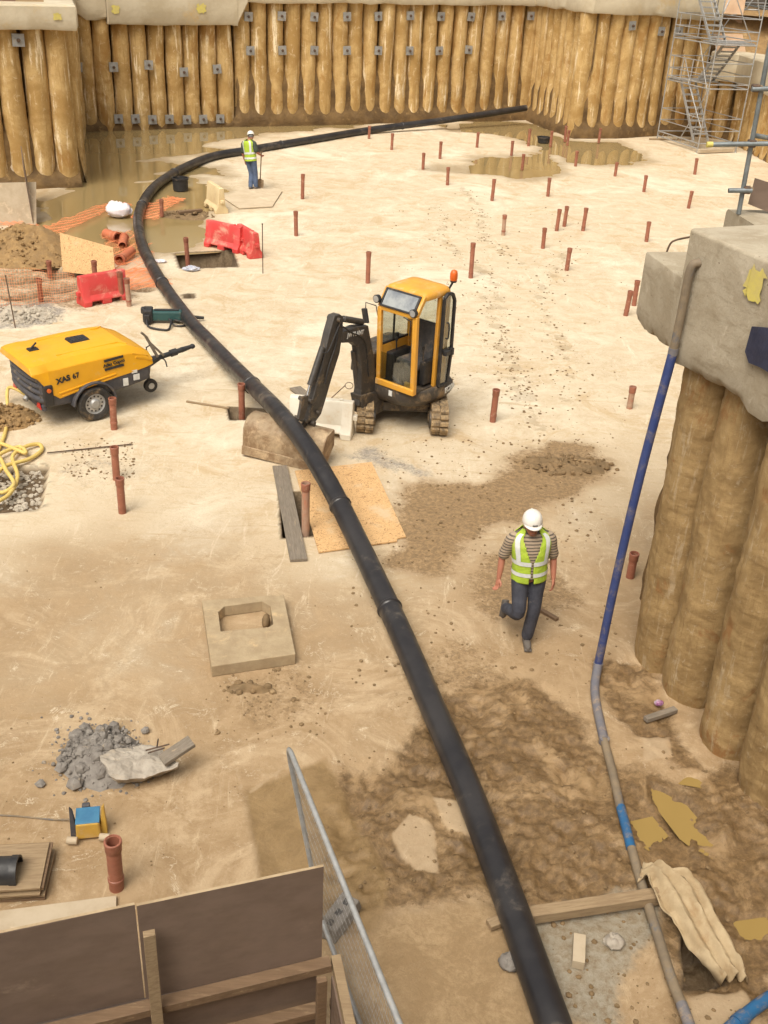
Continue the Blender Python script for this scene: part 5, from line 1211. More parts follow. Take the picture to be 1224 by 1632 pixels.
# ------------------------------------------------------------------ plastic barriers
def barrier(label, p, rz, m, L=1.05, H=.58, name='plastic_barrier'):
    o = thing(name, label, 'barrier', p, rz, 'interlocking plastic barriers')
    sec = lambda x, k=1.0: [Vector((x, y, z)) for y, z in ((-.20*k,.0),(-.20*k,.10),(-.115*k,.22),(-.075*k,H-.03),(-.055*k,H),(.055*k,H),(.075*k,H-.03),(.115*k,.22),(.20*k,.10),(.20*k,.0))]
    seca = lambda x: [Vector((x, y, z)) for y, z in ((-.18,.09),(-.19,.12),(-.115,.22),(-.075,H-.03),(-.055,H),(.055,H),(.075,H-.03),(.115,.22),(.19,.12),(.18,.09))]
    h = L/2; mb = MB(); mb.loft([sec(-h,.94), sec(-h+.03), sec(-h+.17), seca(-h+.19), seca(-.10), seca(.10), seca(h-.19), sec(h-.17), sec(h-.03), sec(h,.94)]); mb.build('barrier_body', M[m], o, smooth=30, bevel=.012)
    mb = MB(); mb.box((0,0,.06), (.22,.38,.118)); mb.build('centre_foot', M[m], o, bevel=.015)
    for s in (-1, 1):
        mb = MB(); mb.box((s*(h+.03),0,.34 if s > 0 else .26), (.08,.10,.09)); mb.build('interlock_lug', M[m], o, bevel=.015)
    mb = MB(); mb.lathe([(.035,0),(.035,.02)], 12, Matrix.Translation((h*.6,0,H-.002))); mb.build('filler_cap', M[m], o, smooth=40)
    return o
def yaw(a, b): a, b = at(*a), at(*b); return math.atan2((b-a).y, (b-a).x)
a, b = at(122,492), at(200,477); barrier('red plastic barrier nearest to us in front of the orange net', (a+b)/2+Vector((0,.18,0)), math.atan2((b-a).y,(b-a).x), 'redbarrier', 1.08, .64)
a, b = at(330,394), at(378,405); barrier('red plastic barrier standing broadside behind the square pit', (a+b)/2+Vector((.05,.2,0)), math.atan2((b-a).y,(b-a).x), 'redbarrier', 1.12, .66)
a, b = at(376,398), at(398,418); barrier('red plastic barrier turned end on at the right of the square pit', (a+b)/2+Vector((.1,.25,0)), R(-58), 'redbarrier', 1.05, .64)
a, b = at(330,330), at(350,343); barrier('cream plastic barrier turned end on near the far worker', (a+b)/2+Vector((.05,.2,0)), R(-62), 'creambarrier', 1.1, .72)
a, b = at(470,690), at(553,702); barrier('white plastic barrier behind the excavator bucket', (a+b)/2+Vector((0,.15,0)), math.atan2((b-a).y,(b-a).x)+R(4), 'whitebarrier', 1.05, .62)
# ------------------------------------------------------------------ boards, planks, sheets
def sheet_on_floor(name, label, cat, quad, th, m, z=None, edge=None, lift=(0,0,0,0)):
    """flat board from its four photo corners on the ground"""
    P = [at(x, y, (z or 0)+l) for (x, y), l in zip(quad, lift)]; c = sum(P, Vector())/4; c.z = min(p.z for p in P)
    o = thing(name, label, cat, c); mb = MB(); b = [p-c+Vector((0,0,.006)) for p in P]; mb.hexa(b, [p+Vector((0,0,th)) for p in b]); mb.build('board', M[m], o, bevel=.002)
    return o
P = [at(470,752,.012), at(592,738,.012), at(647,857,.012), at(508,882,.012)]; c = sum(P, Vector())/4; c.z = 0
o = thing('strand_board', 'orange strand board sheet lying flat beside the opening', 'board', c)
def lerp(a, b, t): return a+(b-a)*t
notch = [P[0], P[1], P[2], lerp(P[2],P[3],.10)+Vector((0,.0,0)), lerp(P[2],P[3],.12)-(P[2]-P[1]).normalized()*.07*-1, lerp(P[2],P[3],.42)+(P[2]-P[1]).normalized()*.04, P[3]]
mb = MB(); n = len(notch); lo = [p-c for p in notch]; hi = [p+Vector((0,0,.02)) for p in lo]; mb._add(lo+hi, [(j,(j+1)%n,n+(j+1)%n,n+j) for j in range(n)]+[tuple(range(n-1,-1,-1)), tuple(range(n,2*n))]); mb.build('board', M['osb'], o)
def plank(label, pa, pb, w_, th, m, z=0.0, name='plank', z2=None, cat='plank'):
    a = at(*pa, z); b = at(*pb, z2 if z2 is not None else z); c = (a+b)/2; d = b-a; o = thing(name, label, cat, (c.x, c.y, min(a.z, b.z)), math.atan2(d.y, d.x))
    L = d.length; dz = b.z-a.z; mb = MB(); mb.bar((-Vector((d.x,d.y)).length/2,0,(a.z-min(a.z,b.z))+th/2+.004), (Vector((d.x,d.y)).length/2,0,(b.z-min(a.z,b.z))+th/2+.004), w_, th); mb.build('board', M[m], o, bevel=.004)
    return o
plank('grey scaffold board laid across the left of the opening', (446,746), (476,896), .225, .045, 'greytimber')
plank('short grey board lying behind the white barrier', (470,620), (515,655), .22, .04, 'greytimber')
plank('thin stick lying beside the slot behind the bucket', (297,641), (365,652), .04, .025, 'timber', name='timber_strip')
plank('dark steel rod lying by the two drain pipes in line', (75,723), (210,709), .018, .018, 'rebar', .02, name='steel_rod', cat='rod')
plank('square timber baulk propped across the mud at the bottom right', (842,1466), (1066,1432), .11, .10, 'timber', .03, name='timber_baulk')
plank('small broken timber end under the black pipe', (778,1478), (806,1468), .09, .05, 'timber', .03, name='timber_offcut')
plank('small timber offcut lying at the foot of the near piles', (1028,1150), (1076,1134), .07, .05, 'greytimber', .0, name='timber_offcut')
plank('short brown timber lying behind the walking worker', (858,973), (888,990), .06, .04, 'wettimber', name='timber_offcut')
plank('pale timber board lying behind the plywood hoarding', (-40,1478), (186,1448), .20, .04, 'palely', name='timber_board')
plank('pale square block standing on wet concrete at the bottom right', (920,1545), (922,1500), .10, .09, 'palely', .0, name='concrete_block', cat='block')
o = sheet_on_floor('plywood_sheet', 'thin pale plywood sheet lying at the far worker feet', 'board', [(366,318),(437,298),(470,314),(434,333),], .02, 'palely')
for ch in list(o.children): bpy.data.objects.remove(ch)
P = [at(355,317), at(400,300), at(450,306), at(434,331), at(381,334)]; c = Vector(o.location); lo = [p-c+Vector((0,0,.02)) for p in P]; hi = [p+Vector((0,0,.025)) for p in lo]; n = 5
mb = MB(); mb._add(lo+hi, [(j,(j+1)%n,n+(j+1)%n,n+j) for j in range(n)]+[tuple(range(n-1,-1,-1)), tuple(range(n,2*n))]); mb.build('board', M['floorsheet'], o)
# leaning strand board at the left, sheets against the left wall
def lean_panel(name, label, cat, bl, br, h_tl, h_tr, th, m, tilt=(0,.25), z=0.0):
    a, b = at(*bl, z), at(*br, z); c = (a+b)/2; c.z = z; o = thing(name, label, cat, c); back = Vector((0,1,0))*tilt[1]+Vector((1,0,0))*tilt[0]
    tl = a+Vector((0,0,h_tl))+back*h_tl; tr = b+Vector((0,0,h_tr))+back*h_tr; nrm = (b-a).cross(tl-a).normalized()*th
    mb = MB(); mb.hexa([p-c for p in (a,b,tr,tl)], [p-c-nrm for p in (a,b,tr,tl)]); mb.build('panel', M[m], o); return o
lean_panel('strand_board', 'pale strand board panel leaning over the trench behind the red barrier', 'board', (100,433), (184,443), .80, .62, .018, 'osb', (-.15,.55))
lean_panel('plywood_sheet', 'grey brown plywood panel standing at the far left by the piles', 'board', (-50,362), (58,358), 1.05, 1.05, .02, 'palely', (0,.35))
lean_panel('plywood_sheet', 'narrow plywood panel seen nearly edge on beside the left puddle', 'board', (54,358), (49,318), 1.5, 1.5, .02, 'ply', (-.06,.0))
lean_panel('plywood_sheet', 'dusty plywood panel leaning against the left wall piles', 'board', (-40,302), (27,301), 1.05, 1.05, .02, 'palely', (0,.15))
# stack of boards with black channel
c = at(35,1420); o = thing('board_stack', 'stack of thin plywood boards at the left edge', 'board stack', c, R(8))
for i in range(8):
    rng = random.Random(i); mb = MB(); mb.box((-.38+rng.uniform(-.025,.025), .13+rng.uniform(-.02,.02), .012+i*.021), (1.15,.50,.017), rotz(rng.uniform(-.03,.03))); mb.build('board', M['timber'] if i % 3 else M['wettimber'], o)
c2 = c+Vector((-.2,.02,.175)); o = thing('black_duct', 'short black half round duct lying on the board stack', 'duct', c2, R(6))
n = 14; arc = [(.13*math.cos(math.pi*i/n), .15*math.sin(math.pi*i/n)) for i in range(n+1)]; arc2 = [(a*.88, b*.88) for a, b in arc[::-1]]
mb = MB(); mb.prism(arc+arc2, lambda a,b,t: Vector((t, a, b)), -.6, .18); mb.build('duct_shell', M['black'], o, smooth=40)
mb = MB(); mb.prism([(a*1.05,b*1.05) for a,b in arc]+[(a*1.04,b*1.04) for a,b in arc2], lambda a,b,t: Vector((t, a, b)), .13, .19); mb.build('duct_rim', M['black'], o, smooth=40)
# ------------------------------------------------------------------ manhole cover slab
A = [at(322,957), at(452,947), at(471,1056), at(338,1076)]; c = sum(A, Vector())/4; T_ = .15
sl = thing('manhole_slab', 'square concrete manhole slab with an off centre opening', 'concrete slab', c)
tp = [at(322,957,T_), at(452,947,T_), at(471,1042,T_), at(337,1062,T_)]; hol = [at(x,y,T_) for x,y in ((348,975),(358,966),(418,958),(431,966),(436,994),(428,999),(362,1005),(352,1006))]
bm = bmesh.new(); ov = [bm.verts.new(p-c) for p in tp]; hv = [bm.verts.new(p-c) for p in hol]
es = [bm.edges.new((ov[i], ov[(i+1)%4])) for i in range(4)]+[bm.edges.new((hv[i], hv[(i+1)%8])) for i in range(8)]
bmesh.ops.triangle_fill(bm, edges=es, use_beauty=True)
ex_ = bmesh.ops.extrude_face_region(bm, geom=list(bm.faces)); bmesh.ops.translate(bm, verts=[v for v in ex_['geom'] if isinstance(v, bmesh.types.BMVert)], vec=(0,0,-T_+.004)); bmesh.ops.recalc_face_normals(bm, faces=bm.faces)
me = bpy.data.meshes.new('slab'); bm.to_mesh(me); bm.free(); link('slab', me, M['slabconcrete'], sl, bevel=.008)
mb = MB(); mb.ell(at(424,990,.08)-c, (.05,.10,.09), 10, 8); mb.build('mud_lump', M['clod'], sl, smooth=60)
# ------------------------------------------------------------------ rubble and lumps
def rock(mb, c, r, rng, sq=(1,1,.75)):
    ph = rng.uniform(0, 6.28); nv, nu = 4, 6; rings = []
    for i in range(nv+1):
        t = math.pi*min(max(i, .15), nv-.15)/nv
        rings.append([Vector(c)+Vector((r*sq[0]*math.sin(t)*math.cos(ph+6.283*j/nu)*rng.uniform(.7,1.2), r*sq[1]*math.sin(t)*math.sin(ph+6.283*j/nu)*rng.uniform(.7,1.2), -r*sq[2]*math.cos(t)*rng.uniform(.8,1.1))) for j in range(nu)])
    mb.loft(rings)
rng = random.Random(5); c = at(165,1208); hp_ = thing('rubble_heap', 'heap of grey broken concrete rubble on the bare slab', 'rubble', c)
for i in range(34):
    px, py = 160+rng.gauss(0,30), 1205+rng.gauss(0,22); r = rng.uniform(.03,.075); q = at(px, py)-c
    k = max(0, 1-((px-165)/75)**2-((py-1205)/48)**2); mb = MB(); rock(mb, q+Vector((0,0,.15*k+r*.4)), r, rng); mb.build('lump', M['rubble'], hp_)
for px, py, r in ((120,1255,.085),(100,1228,.07),(65,1253,.05),(232,1168,.05),(185,1172,.06),(150,1185,.07)):
    mb = MB(); rock(mb, at(px,py)-c+Vector((0,0,r*.6)), r, rng); mb.build('lump', M['rubble'], hp_)
mb = MB()
for i in range(900):
    px, py = 160+rng.gauss(0,34), 1208+rng.gauss(0,24); k = max(0, 1-((px-160)/85)**2-((py-1208)/52)**2); r = .006+.022*rng.random()**2
    rock(mb, at(px,py)-c+Vector((0,0,.17*k*rng.uniform(.5,1)+r*.3)), r, rng)
tag(mb.build('fine_rubble', M['rubble'], hp_), kind='stuff')
nu = 24; mb = MB(); rings = [[at(160+math.cos(6.283*j/nu)*70*k*rng.uniform(.9,1.1), 1210+math.sin(6.283*j/nu)*52*k*rng.uniform(.9,1.1))-c+Vector((0,0,z)) for j in range(nu)] for k, z in ((1,-.01),(.75,.06),(.5,.12),(.25,.16),(.03,.17))]
mb.loft(rings); tag(mb.build('rubble_mound', M['rubble'], hp_, smooth=80), kind='stuff')
# broken slab leaning on the heap, with a board on top
c = at(235,1240); bs = thing('broken_slab', 'pale broken slab of concrete beside the grey rubble heap', 'concrete lump', c)
tpx = [(158,1203),(182,1196),(205,1190),(255,1190),(268,1205),(285,1215),(283,1222),(230,1240),(185,1243),(172,1232)]
T1 = [at(x, y, .20+.05*math.sin(x))-c for x, y in tpx]; B1 = [at(x+(x-220)*-.1, y+4, .02)-c for x, y in tpx]; n = len(T1); ce = sum(T1, Vector())/n+Vector((0,0,.02))
mb = MB(); mb._add(T1+B1+[ce], [(j,n+j,n+(j+1)%n,(j+1)%n) for j in range(n)]+[(j,(j+1)%n,2*n) for j in range(n)]+[tuple(range(n,2*n))])
o = mb.build('slab_chunk', M['palerubble'], bs); sb = o.modifiers.new('sub','SUBSURF'); sb.subdivision_type = 'SIMPLE'; sb.levels = sb.render_levels = 4
tx = bpy.data.textures.new('lumpy', 'CLOUDS'); tx.noise_scale = .12; dm = o.modifiers.new('disp','DISPLACE'); dm.texture = tx; dm.strength = .07; dm.mid_level = .5
for a_, b_ in (((232,1196,.24),(270,1186,.27)),((236,1200,.24),(262,1192,.30)),((250,1192,.22),(252,1178,.34))):
    mb = MB(); mb.tube([at(*a_)-c, at(*b_)-c], .008, 6); mb.build('reinforcement_bar', M['rebar'], bs)
plank('grey timber offcut resting on the broken slab', (258,1216), (306,1184), .15, .04, 'greytimber', .24, name='timber_offcut', z2=.34)
# spoil heap
def mound(name, label, cen_, rx, ry, h, m, seed, cat='heap', px=True, clods=0):
    c = at(*cen_) if px else Vector(cen_); o = thing(name, label, cat, c); nr, na = 26, 60; rings = []
    for i in range(nr+1):
        k = i/nr; ring_ = []
        for j in range(na):
            a = 6.283*j/na; x, y = rx*k*math.cos(a), ry*k*math.sin(a); nz = float(fbm(x*1.3+seed, y*1.3, seed, 5)); w_ = 1+.25*float(fbm(math.cos(a)*1.5, math.sin(a)*1.5+seed, seed+2, 3))
            ring_.append(Vector((x*w_, y*w_, h*(1-k**1.6)*(1+nz*1.2)+float(fbm(x*5, y*5, seed+7, 3))*.34*(1-k)-.02)))
        rings.append(ring_)
    mb = MB(); mb.loft(rings); mb.build('heap_body', M[m], o, smooth=80)
    if clods:
        r2 = random.Random(seed); mb = MB()
        for i in range(clods):
            k = math.sqrt(r2.random()); a = r2.uniform(0, 6.283); r = .012+.05*r2.random()**2.5; rock(mb, (rx*k*math.cos(a), ry*k*math.sin(a), h*(1-k**1.6)*r2.uniform(.8,1.15)), r, r2)
        tag(mb.build('loose_clods', M[m], o), kind='stuff')
    return o
mound('spoil_heap', 'brown heap of dug earth behind the orange net at the left', (35,405), 1.75, 1.25, .62, 'spoil', 3, clods=900)
mound('gravel_heap', 'low spread of grey crushed concrete at the left edge', (15,503), 1.15, .75, .10, 'palegravel', 9, clods=520)
mound('earth_heap', 'low dark spoil beside the hose behind the yellow hose coil', (-8,668), .75, .55, .22, 'spoil', 15, clods=260)
mound('earth_patch', 'flattened pile of dry earth clods right of the excavator', (905,742), .85, .40, .08, 'clod', 19, clods=120)
mound('earth_patch', 'dark lumps of mud below the manhole slab', (395,1098), .30, .12, .035, 'clod', 23, clods=26)
mound('earth_patch', 'wet dark diggings beside the cream barrier', (300,342), .85, .55, .07, 'clod', 27, clods=90)
plank('dark wet timber lying in the diggings by the cream barrier', (285,341), (322,337), .12, .07, 'wettimber', .06, name='timber_offcut')
# stones scattered in the shallow excavation at the left edge
o = thing('stone_patch', 'loose stones and earth in the shallow square excavation at the left edge', 'stones', at(30,780,-.1)); r2 = random.Random(8); mb = MB()
for i in range(260): rock(mb, at(r2.uniform(-20,68), r2.uniform(750,815), -.085)-Vector(o.location), r2.uniform(.01,.05), r2)
tag(mb.build('loose_stones', M['palegravel'], o), kind='stuff')
# mud clods over the churned ground
r2 = random.Random(12); mb = MB(); cnt = 0
for (x0,x1,y0,y1,n_,s0,s1) in ((520,1200,1190,1440,420,.005,.026),(600,960,700,900,420,.008,.03),(880,1200,1440,1632,160,.005,.03),(560,1000,900,1150,240,.006,.028),(700,1000,450,720,260,.006,.028),(330,520,1060,1180,70,.01,.035),(100,215,700,765,200,.008,.03),(620,940,330,480,160,.01,.03),(0,600,880,1400,120,.004,.014),(50,420,1100,1400,60,.004,.012)):
    for i in range(n_):
        q = at(r2.uniform(x0,x1), r2.uniform(y0,y1)); r = s0+(s1-s0)*r2.random()**3; q.z = floor_z(q.x, q.y)+r*.25
        rock(mb, q, r, r2, (1,1,.6))
for seg in ([(770,470),(800,540),(815,590),(830,640)], [(690,330),(712,350),(700,378),(740,410),(790,450),(800,500)], [(740,300),(770,345),(765,380),(830,420)], [(905,400),(860,470),(900,560),(905,640)], [(790,540),(830,600),(860,690)]):
    S_ = spline([at(x, y) for x, y in seg], 8)
    for i in range(150):
        q = r2.choice(S_)+Vector((r2.gauss(0,.22), r2.gauss(0,.3), 0)); r = .006+.026*r2.random()**2.5; q.z = floor_z(q.x, q.y)+r*.2; rock(mb, q, r, r2, (1.2,1,.5))
tag(mb.build('mud_clods', M['clod']), 'brown mud clods and grit scattered over the floor', 'mud', kind='stuff')
# ------------------------------------------------------------------ orange netting
def net(name, label, P0, nu, nv, fn, th=.006):
    c = Vector(P0); mb = MB(); vs = [fn(i/nu, j/nv)-c for j in range(nv+1) for i in range(nu+1)]; n = nu+1
    mb._add(vs, [(j*n+i, j*n+i+1, (j+1)*n+i+1, (j+1)*n+i) for j in range(nv) for i in range(nu)])
    o = thing(name, label, 'net', c); q = mb.build('mesh_sheet', M['orangenet'], o); w_ = q.modifiers.new('w','WIREFRAME'); w_.thickness = th; w_.use_even_offset = False; return o
def strip(pts, w0, w1, zz, seed, fold=.08):
    S = spline([at(x, y) for x, y in pts], 12); 
    def f(u, v):
        t = u*(len(S)-1); i = min(int(t), len(S)-2); p = S[i].lerp(S[i+1], t-i); d = (S[i+1]-S[i]).normalized(); n_ = Vector((-d.y, d.x, 0)); w_ = w0+(w1-w0)*u
        k = float(fbm(u*14, v*3+seed, seed, 3)); return p+n_*(v-.5)*w_*(1+.6*k)+Vector((0,0,zz+abs(math.sin(v*9+u*20+seed))*fold*(.5+k)+.02))
    return f
net('orange_net', 'crumpled orange netting trailing from the spoil heap to the white bag', at(130,360), 130, 22, strip([(78,372),(120,355),(165,335),(205,328)], .75, .45, .02, 2), .005)
net('orange_net', 'orange netting lying over the left puddle beside the black pipe', at(240,345), 110, 22, strip([(228,352),(245,338),(268,325),(285,318)], .8, .5, .02, 5), .005)
net('orange_net', 'orange netting tangled round the loose clay pipes', at(205,400), 60, 24, strip([(190,375),(203,395),(208,420),(215,440)], 1.0, 1.2, .03, 7, .12), .005)
net('orange_net', 'flat orange netting on the floor between red barrier and black pipe', at(215,450), 70, 26, strip([(185,440),(215,448),(238,462)], 1.5, 1.2, .02, 9, .05), .0055)
NA, NB = at(-60,505), at(122,478)
net('orange_net', 'orange safety netting standing on pins in front of the trenches', NA, 46, 12, lambda u, v: NA.lerp(NB, u)+Vector((0,0,.02+v*(.92-.35*u*u)))+Vector((0,.06,0))*math.sin(u*20+v*2), .008)
net('orange_net', 'orange netting lying behind the spoil heap by the plywood panels', at(30,365), 60, 14, strip([(-30,352),(30,364),(70,370)], .5, .5, .05, 12), .005)
for i, (px, py, ty, lab) in enumerate(((25,524,440,'thin steel pin holding up the orange net at the left'),(419,436,357,'thin steel pin standing alone right of the red barriers'))):
    p = at(px, py); h = height_at(p, ty); o = thing('steel_pin', lab, 'pin', p); mb = MB(); mb.tube([(0,0,-.05),(-.06 if i == 0 else 0,0,h)], .012, 7); mb.build('bar', M['rebar'], o, smooth=40)
    mb = MB(); mb.lathe([(.012,0),(.018,.01),(.018,.03),(.010,.035)], 8, Matrix.Translation((-.06 if i == 0 else 0,0,h-.02))); mb.build('cap', M['rebar'], o, smooth=40)
o = thing('ring_pin', 'steel pin with a ring handle standing behind the excavator arm', 'pin', at(523,640)); p1 = Vector((.28,.25,.22)); mb = MB(); mb.tube([(0,0,.01), p1], .009, 7); mb.build('bar', M['rebar'], o); mb = MB(); mb.tube([p1+Vector((.07+.07*math.cos(a), .03*math.sin(a), .05*math.sin(a))) for a in np.linspace(3.14, 9.42, 16)], .007, 6); mb.build('ring', M['rebar'], o)
# ------------------------------------------------------------------ loose clay pipes, bag, tubs, breaker
def clay(label, pa, pb, r):
    a, b = at(*pa, r), at(*pb, r); c = (a+b)/2; o = thing('clay_pipe', label, 'pipe', (c.x,c.y,0), 0, 'loose clay pipes in the left puddle'); d = (b-a).normalized(); k = 12; pts = []; rr = []
    for i in range(k*2+1):
        pts.append(a.lerp(b, i/(2*k))-Vector((c.x,c.y,0))); rr.append(r*(1.0 if i % 2 else .9))
    mb = MB(); mb.tube(pts, rr, 14, False); mb.build('ribbed_wall', M['clay'], o, smooth=60).modifiers.new('t','SOLIDIFY').thickness = .012
    mb = MB(); mb.tube([pts[-1]-d*.10, pts[-1]], r*1.15, 14, False); mb.build('socket', M['clay'], o, smooth=60).modifiers.new('t','SOLIDIFY').thickness = .012
clay('smooth orange clay pipe lying left in the puddle', (168,372), (188,379), .13)
clay('short ribbed clay pipe standing between the two lying ones', (195,392), (198,378), .11)
clay('ribbed orange clay pipe lying nearest to the net', (210,400), (190,415), .12)
def blob(name, label, cat, p, rad, m, seed, amp=.25, part='crumpled_sheet'):
    o = thing(name, label, cat, p); mb = MB(); nu, nv = 26, 16; rings = []
    for i in range(nv+1):
        t = math.pi*min(max(i,.1),nv-.1)/nv; rings.append([Vector((rad[0]*math.sin(t)*math.cos(6.283*j/nu), rad[1]*math.sin(t)*math.sin(6.283*j/nu), rad[2]*(.85-math.cos(t))))*(1+amp*2*float(fbm(math.sin(t)*math.cos(6.283*j/nu)*3+9, math.sin(t)*math.sin(6.283*j/nu)*3+math.cos(t)*4, seed, 4))) for j in range(nu)])
    mb.loft(rings); mb.build(part, M[m], o, smooth=60); return o
blob('plastic_bag', 'white crumpled plastic bag standing in the left puddle', 'bag', at(190,345), (.36,.28,.22), 'bag', 3, .3)
blob('paper_scrap', 'crumpled grey and white paper at the edge of the square pit', 'paper', at(305,431), (.2,.13,.05), 'white_paper', 5, .5)
blob('paper_scrap', 'small pale scrap beside the black pipe near the net', 'paper', at(255,418), (.15,.10,.035), 'bag', 7, .5)
blob('drink_can', 'small crushed purple can at the foot of the near piles', 'can', at(1049,1124), (.05,.035,.035), 'purple', 9, .2, 'can_body')
blob('stone', 'round pale lump of concrete near the square block', 'stone', at(978,1506), (.085,.075,.05), 'palerubble', 11, .25, 'lump')
blob('stone', 'grey lump of concrete beside the black pipe at the bottom', 'stone', at(812,1540), (.09,.08,.06), 'rubble', 14, .3, 'lump')
def tub(label, px, py, r, h):
    p = at(px, py); o = thing('black_tub', label, 'tub', p, 0, 'black tubs'); mb = MB(); mb.lathe([(r*.9,0),(r*.96,h*.6),(r,h),(r*.93,h),(r*.88,h*.5),(r*.82,.03)], 24); mb.build('tub_wall', M['black'], o, smooth=40)
    mb = MB(); mb.lathe([(r*1.0,h-.05),(r*1.06,h-.045),(r*1.06,h+.004),(r*.95,h+.004)], 24, cap0=False, cap1=False); mb.build('rim', M['black'], o, smooth=40)
tub('round black tub standing under the bend of the black pipe', 288, 303, .25, .38)
tub('round black tub half sunk in the right puddle', 866, 227, .27, .22)
c = at(262,517); o = thing('breaker', 'dark teal hydraulic breaker lying beside the black pipe', 'breaker', c, R(8))
mb = MB(); mb.box((.05,.12,.16), (.62,.20,.20)); mb.build('casing', M['teal'], o, bevel=.03)
mb = MB(); mb.box((-.33,.12,.17), (.20,.30,.28)); mb.box((-.42,.12,.26), (.10,.12,.14)); mb.build('bracket', M['black'], o, bevel=.03)
mb = MB(); mb.box((-.34,-.04,.12), (.12,.08,.2)); mb.build('bracket_ear', M['black'], o, bevel=.02)
mb = MB(); mb.tube([(.36,.14,.13),(.80,.22,.07)], [.05,.03], 10); mb.build('chisel', M['black'], o, smooth=40)
mb = MB(); mb.box((.05,.12,.275), (.5,.07,.03)); mb.build('top_plate', M['black'], o, bevel=.01)
mb = MB(); mb.tube(spline([(-.35,.0,.15),(-.3,-.25,.04),(.0,-.42,.03),(.12,-.36,.03),(.16,-.05,.12)],6), .022, 8); mb.tube(spline([(.1,.0,.12),(.22,-.16,.04),(.4,-.16,.03),(.42,-.02,.04),(.2,.0,.1)],6), .02, 8); mb.build('hose', M['black'], o, smooth=50)
# yellow hose coil
c = at(20,735); o = thing('yellow_hose', 'yellow air hose coiled on the floor and leading to the compressor', 'hose', c); r2 = random.Random(4)
hp1 = cp.location + Vector((cd*-.85)) - cl_*.05; pts = [Vector((hp1.x, hp1.y, .40)), at(14,618,.25), at(12,655,.05), at(8,690,.04), at(-10,730,.04), at(-40,770,.04), at(-20,800,.05), at(12,790,.06), at(28,760,.07), at(20,728,.08), at(40,712,.08), at(62,708,.05), at(66,718,.04), at(45,732,.06), at(10,742,.09), at(-20,760,.06), at(-30,700,.05), at(5,708,.09), at(40,722,.10), at(30,712,.09), at(-5,728,.09), at(-15,760,.05), at(0,785,.05), at(22,772,.1), at(10,750,.12), at(-5,725,.1), at(-40,715,.05), at(-80,720,.03)]
mb = MB(); mb.tube([p-c for p in spline(pts, 8)], .030, 10); mb.build('hose_line', M['yellowhose'], o, smooth=60)
mb = MB(); mb.tube([Vector((hp1.x,hp1.y,.40))-c, Vector((hp1.x,hp1.y,.40))-c+Vector((-.03,-.08,-.05))], .045, 10); mb.build('coupling', M['steel'], o, smooth=40)
# ------------------------------------------------------------------ site transformer with cable
c = at(143,1330); o = thing('power_box', 'yellow and blue site power box with splayed legs and a cable', 'power box', c, R(12))
mb = MB(); mb.box((0,.0,.115), (.22,.16,.17), taper=.92); mb.build('box_body', M['yellowbox'], o, bevel=.015)
mb = MB(); mb.box((0,.02,.212), (.21,.17,.022), Matrix.Rotation(R(12),3,'X')); mb.build('blue_lid', M['bluebox'], o, bevel=.005)
for s in (-1, 1):
    mb = MB(); mb.hexa([(s*.10,-.03,.02),(s*.16,-.03,.02),(s*.16,.05,.02),(s*.10,.05,.02)], [(s*.125,.0,.30),(s*.15,.0,.34),(s*.15,.03,.34),(s*.125,.03,.30)]); mb.build('side_fin', M['yellowbox'] if s > 0 else M['comp_grey'], o, bevel=.004)
    mb = MB(); mb.lathe([(.035,0),(.035,.09)], 12, Matrix.Translation((s*.14,-.10,.05)) @ Matrix.Rotation(R(90),4,'Y') @ Matrix.Rotation(R(10),4,'X') @ Matrix.Translation((0,0,-.045))); mb.build('socket', M['palely'], o, smooth=40)
mb = MB(); mb.box((-.02,.13,.22), (.07,.05,.06)); mb.build('plug', M['comp_grey'], o, bevel=.01)
mb = MB(); mb.tube([p-c for p in spline([at(-40,1297,.012), at(30,1301,.012), at(80,1306,.012), at(116,1306,.06), at(122,1308,.12)],6)], .008, 7); o2 = mb.build('cable', M['mudpipe'], None, smooth=50); o2.parent = o; o2.matrix_parent_inverse = Matrix.Rotation(-R(12),4,'Z')
# ------------------------------------------------------------------ sacking draped over the baulk
c = at(1110,1470); o = thing('sacking_sheet', 'crumpled pale sacking draped from the baulk end into the trench', 'sheet', c)
L0 = [at(x,y,z) for x,y,z in ((1014,1412,.03),(1030,1400,.12),(1040,1425,.16),(1075,1470,.13),(1110,1520,.08),(1150,1565,.02))]; R0 = [at(x,y,z) for x,y,z in ((1025,1378,.05),(1060,1380,.14),(1105,1400,.10),(1135,1450,.08),(1175,1515,.05),(1195,1562,.02))]
LS, RS = spline(L0, 7), spline(R0, 7); nv = 16; rings = []
for i in range(len(LS)):
    rings.append([LS[i].lerp(RS[i], j/nv)-c+Vector((0,0,.05*math.sin(j/nv*math.pi)+.045*math.sin(j*1.1+i*.16)+float(fbm(i*.35,j*.5,31,3))*.10)) for j in range(nv+1)])
mb = MB(); mb.loft(rings, caps=False, closed=False); q = mb.build('cloth', M['cloth'], o, smooth=80); q.modifiers.new('t','SOLIDIFY').thickness = .006
